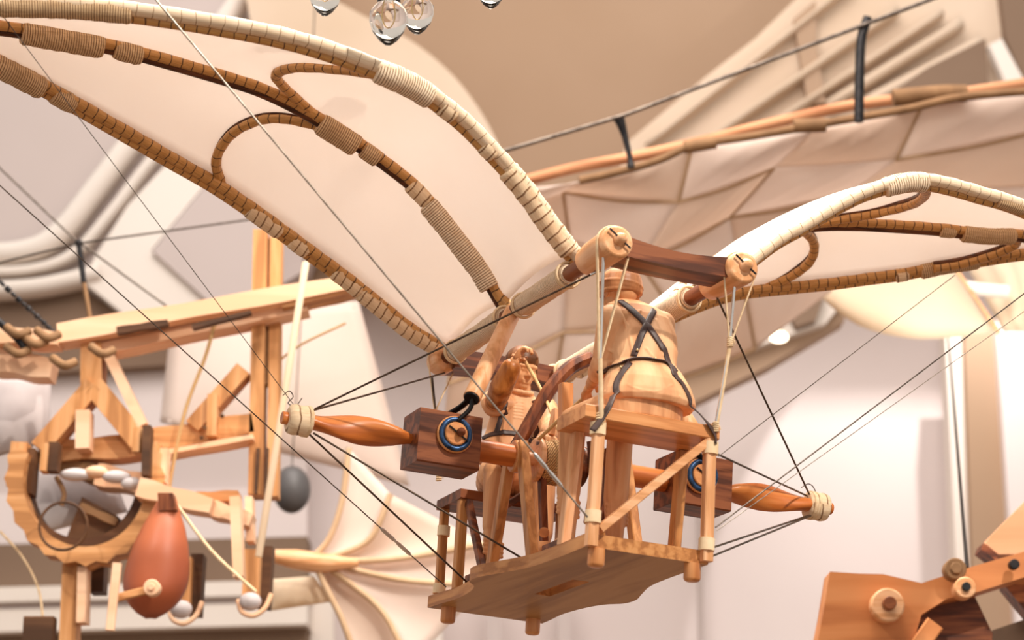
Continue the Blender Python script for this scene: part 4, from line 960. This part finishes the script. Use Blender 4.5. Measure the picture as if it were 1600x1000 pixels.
for c0 in ((320, 668), (315, 684), (347, 650)): MB().cyl(Wd(*c0, D - .04), Wd(*c0, D - .07), .007, 10).build('bolt', 'bgdark', LM)
# toothed ring
post((229, 664), (227, 742), 13, 'bgdark', 'frame_post', D - .2, .06); post((214, 668), (212, 705), 12, 'bgoak_z', 'frame_post', D - .18, .06); post((84, 690), (80, 735), 16, 'bgdark', 'frame_post', D - .18, .06); post((70, 692), (66, 735), 10, 'bgoak_z', 'frame_post', D - .2, .06)  # dark posts are shadow timbers, their shade put in by colour
for q in ((118, 742, 26), (150, 738, 20), (182, 745, 24), (206, 756, 18)): MB().ball(Wd(q[0], q[1], D - .12), 1, 8, sc3=(q[2] * .0019, .03, .020)).build('cloth_bundle', 'greycloth' if q[0] != 150 else 'bgpale', LM)
MB().tube(spline([Wd(96, 790, D - .1), Wd(100, 770, D - .1), Wd(88, 745, D - .1)], 4), .008, 8).build('rope', 'seam', LM)
def ring(cx, cy, rx, ry, a0, a1, wpx, mat, name, y, dep, n=26, teeth=False):
    o_, i_ = [], []
    for i in range(n + 1):
        a = lerp(a0, a1, i / n); k = 1 + (.05 if teeth and i % 2 else 0)
        o_.append(Wd(cx + rx * k * math.cos(a), cy + ry * k * math.sin(a), y)); i_.append(Wd(cx + (rx - wpx) * math.cos(a), cy + (ry - wpx) * math.sin(a), y))
    m = MB()
    for i in range(n): m.prism([o_[i], o_[i + 1], i_[i + 1], i_[i]], (0, dep, 0))
    return m.build(name, mat, LM)
ring(132, 750, 120, 128, -.45, PI + .42, 24, 'bgoak_x', 'toothed_ring', D - .15, .10, 30, True); ring(128, 748, 100, 108, .3, PI + .4, 14, 'bgdark', 'toothed_ring', D - .05, .12, 26)  # second, darker ring paints the shade on the inner side
post((30, 690), (22, 760), 26, 'bgoak_z', 'ring_end', D - .12); post((48, 700), (42, 770), 14, 'bgdark', 'ring_end', D - .1)
post((236, 690), (238, 760), 24, 'bgoak_z', 'ring_end', D - .12); post((256, 700), (252, 752), 12, 'bgpale', 'ring_end', D - .14)
MB().torus(Wd(99, 822, D - .25), (0, 1, .1), .072, .0045, 40, 8).build('hoop', 'bgdark', LM)
sl([(128, 776), (184, 806), (172, 850), (110, 855), (100, 850)], D - .02, .1, 'bgdark', 'dark_block', LM)
beamp((125, 790), (182, 816), 12, 12, 'seam', 'strip', D - .06, .03)
post((110, 880), (104, 1030), 26, 'bgoak_z', 'lower_post', D - .1); post((128, 885), (126, 972), 14, 'bgpale', 'lower_post', D - .12); post((152, 880), (150, 925), 22, 'bgdark', 'dark_block', D)
beamp((215, 760), (330, 790), 30, 26, 'bgpale', 'side_arm', D - .2); beamp((300, 778), (372, 772), 18, 14, 'bgoak_x', 'side_arm', D - .1); beamp((330, 792), (392, 812), 24, 22, 'bgpale', 'side_arm', D - .13)
post((366, 775), (372, 900), 16, 'bgpale', 'side_lever', D - .26); post((388, 775), (390, 845), 12, 'bgpale', 'side_lever', D - .08)
beamp((150, 740), (250, 760), 34, 30, 'bgpale', 'cloth_bundle', D - .02); beamp((90, 722), (160, 742), 22, 26, 'seam', 'cloth_bundle', D + .02)
MB().bar(Wd(183, 880, D - .5), Wd(172, 985, D - .5), .024, .024).build('thin_lever', 'bgpale', LM); MB().bar(Wd(180, 935, D - .47), Wd(240, 920, D - .47), .022, .022).build('thin_lever', 'bgoak_x', LM)
c = Wd(240, 921, D - .47); MB().cyl(c, c + V(0, -.04, 0), .024, 20).cyl(c + V(0, -.04, 0), c + V(0, -.05, 0), .010, 12).build('knob', 'bgpale', LM)
for x0, y0 in ((300, 870), (408, 858)):
    post((x0 - 14, y0), (x0 - 18, y0 + 85), 26, 'bgoak_z', 'shoe_side', D - .1); post((x0 + 8, y0 - 5), (x0 + 2, y0 + 90), 20, 'bgdark', 'shoe_side', D - .05, .08)
    MB().tube(spline([Wd(x0 - 36, y0 + 80, D - .12), Wd(x0 - 30, y0 + 98, D - .14), Wd(x0 - 12, y0 + 104, D - .14), Wd(x0 + 6, y0 + 92, D - .13), Wd(x0 + 16, y0 + 70, D - .12)], 4), .008, 8).build('shoe_rim', 'bgpale', LM)
    MB().ball(Wd(x0 - 17, y0 + 82, D - .13), 1, 10, sc3=(.034, .03, .028)).build('cup', 'greycloth', LM)
t = thing('leather_bellows', 'rounded reddish leather bag hanging beside the toothed wooden ring', 'leather bag', Wd(238, 870, 6.7))
m = MB(); rows = []
for i in range(21):
    v = i / 20; yy = lerp(782, 962, v); hw = [8, 12, 16, 20, 24, 28, 31, 34, 37, 39, 41, 43, 44, 45, 45, 44, 41, 37, 30, 20, 4][i]; cx = lerp(262, 232, v) + 4 * v
    rows.append([Wd(cx + hw * math.sin(PI * (j / 12 - .5)), yy, 6.45) - V(0, .07 * math.cos(PI * (j / 12 - .5)) * min(1, hw / 40), 0) for j in range(13)])
MB().grid(rows, thick=.012).build('bag', 'tan_leather', t); sl([(246, 770), (270, 770), (276, 796), (248, 798)], 6.40, .06, 'walnut_z', 'bag_neck', t); root_shift(t, Wd(238, 870, 6.7))
# pale cloths
def crumple(name, label, px, y, mat='greycloth', sag=.04):
    o = poly_cloth(px, y, mat, name, None, sag, 20); tag(o, label, 'cloth'); return o
poly_cloth([(-60, 588, 7.0), (80, 588, 7.0), (78, 690, 7.0), (-60, 730, 7.0)], 0, 'greycloth', 'cloth', LM, .05)
poly_cloth([(45, 730, 7.0), (175, 735, 7.0), (200, 800, 7.0), (40, 840, 7.0)], 0, 'greycloth', 'cloth', LM, .05)
MB().cyl(Wd(478, 410, 6.5), Wd(404, 870, 6.5), .011, 12).build('pale_pole', 'silk', LM)
RG = thing('overhead_rigging', 'grey cables meeting at a small dark knot above the left wooden beam', 'cable', Wd(123, 380, 7.4))
for px, y, r, mt in (([(-160, 110), (123, 380)], 7.42, .004, 'steel'), ([(-120, 440), (123, 380)], 7.42, .004, 'steel'), ([(123, 380), (520, 325)], 7.42, .004, 'steel'), ([(123, 378), (280, 492), (330, 520)], 7.42, .004, 'steel')):
    MB().tube(spline([Wd(a, b_, y) for a, b_ in px], 5), r, 8).build('cable', mt, RG)
MB().tube(spline([Wd(a, b_, 7.4) for a, b_ in ((123, 380), (127, 410), (131, 442))], 5), .010, 8).build('hanger', 'iron', RG)
MB().tube(spline([Wd(a, b_, 7.4) for a, b_ in ((131, 442), (136, 470), (141, 500))], 5), .008, 8).build('hanger', 'seam', RG)
MB().ball(Wd(123, 380, 7.4), .014, 8).build('knot', 'iron', RG)
root_shift(RG, Wd(123, 380, 7.4))
CH = thing('hoist_chain', 'dark chain slanting down onto the left beam end', 'chain', Wd(88, 525, 6.75))
pp = spline([Wd(a, b_, 6.75) for a, b_ in ((-90, 350), (0, 440), (62, 498), (90, 526))], 8); m = MB()
for k in range(0, len(pp) - 1): m.tube([pp[k], lerp(pp[k], pp[k + 1], .7)], .006 + .003 * (k % 2), 8)
m.build('chain_links', 'iron', CH); root_shift(CH, Wd(88, 525, 6.75))
for px, y, r, mt, nm in (([(-40, 470), (20, 522), (40, 545)], 6.6, .012, 'iron', 'chain'), ([(336, 505), (320, 560), (290, 640), (268, 740), (262, 800)], 6.75, .006, 'rope', 'rope'),
                      ([(540, 505), (460, 545), (400, 600)], 6.9, .004, 'rope', 'rope'), ([(0, 830), (35, 870), (60, 920), (68, 975)], 6.7, .004, 'string', 'rope'), ([(270, 780), (330, 860), (400, 925)], 6.5, .005, 'string', 'rope')):
    MB().tube(spline([Wd(a, b_, y) for a, b_ in px], 5), r, 8).build(nm, mt, LM)
MB().box(Wd(62, 985, 6.7), (.09, .06, .08)).build('lower_block', 'bgdark', LM)

root_shift(LM, Wd(250, 650, 6.8))
# ================================================================== ribbed fan wing, bottom centre
FN = thing('fan_wing', 'blurred fan-shaped wing of thin cloth and curved ribs, below left of the axle', 'wing', Wd(480, 880, 7.6)); D = 7.6; hub = (488, 872)
ribs = [[hub, (515, 840), (535, 780), (545, 700)], [hub, (530, 866), (580, 840), (610, 772)], [hub, (560, 876), (630, 872), (760, 850)], [hub, (560, 892), (640, 908), (760, 915)], [hub, (545, 910), (600, 960), (640, 1040)], [hub, (510, 920), (535, 970), (560, 1040)]]
for i, r in enumerate(ribs):
    gtube([q + (D - .02 * i,) for q in r], 0, .011, 'seam_pale', 'rib', FN)
for i in range(len(ribs) - 1):
    A, B = (spline([V(*q, 0) for q in r], 5) for r in ribs[i:i + 2]); rows = []
    for a, b_ in zip(A, B): rows.append([Wd(*(lerp(a, b_, j / 8).xy), D - .02 * i + .03 + .03 * math.sin(PI * j / 8)) for j in range(9)])
    MB().grid(rows, thick=.003).build('cloth_panel', 'bgcloth2' if i in (1, 4) else 'bgcloth', FN)
MB().tube([Wd(*q, D - .1) for q in ((420, 868), (460, 874), (500, 880), (560, 880))], [.02, .034, .036, .014], 14).build('wing_hub', 'pale_x', FN)
poly_cloth([(425, 905, D), (490, 900, D), (520, 940, D), (420, 955, D)], 0, 'silk', 'cloth_panel', FN, .05)
root_shift(FN, Wd(480, 880, 7.6))
o = MB().ball(Wd(456, 765, 9), 1, 18, sc3=(.078, .078, .10)).build('dark_ball', 'grey'); tag(o, 'dark grey blurred ball hanging left of the axle hub', 'ball')
wire('hanging_wire', 'thin wire holding up the dark grey ball', [Wd(456, 734, 9), Wd(470, 500, 9), Wd(496, -80, 9)], .003, 'steel', 'cord')
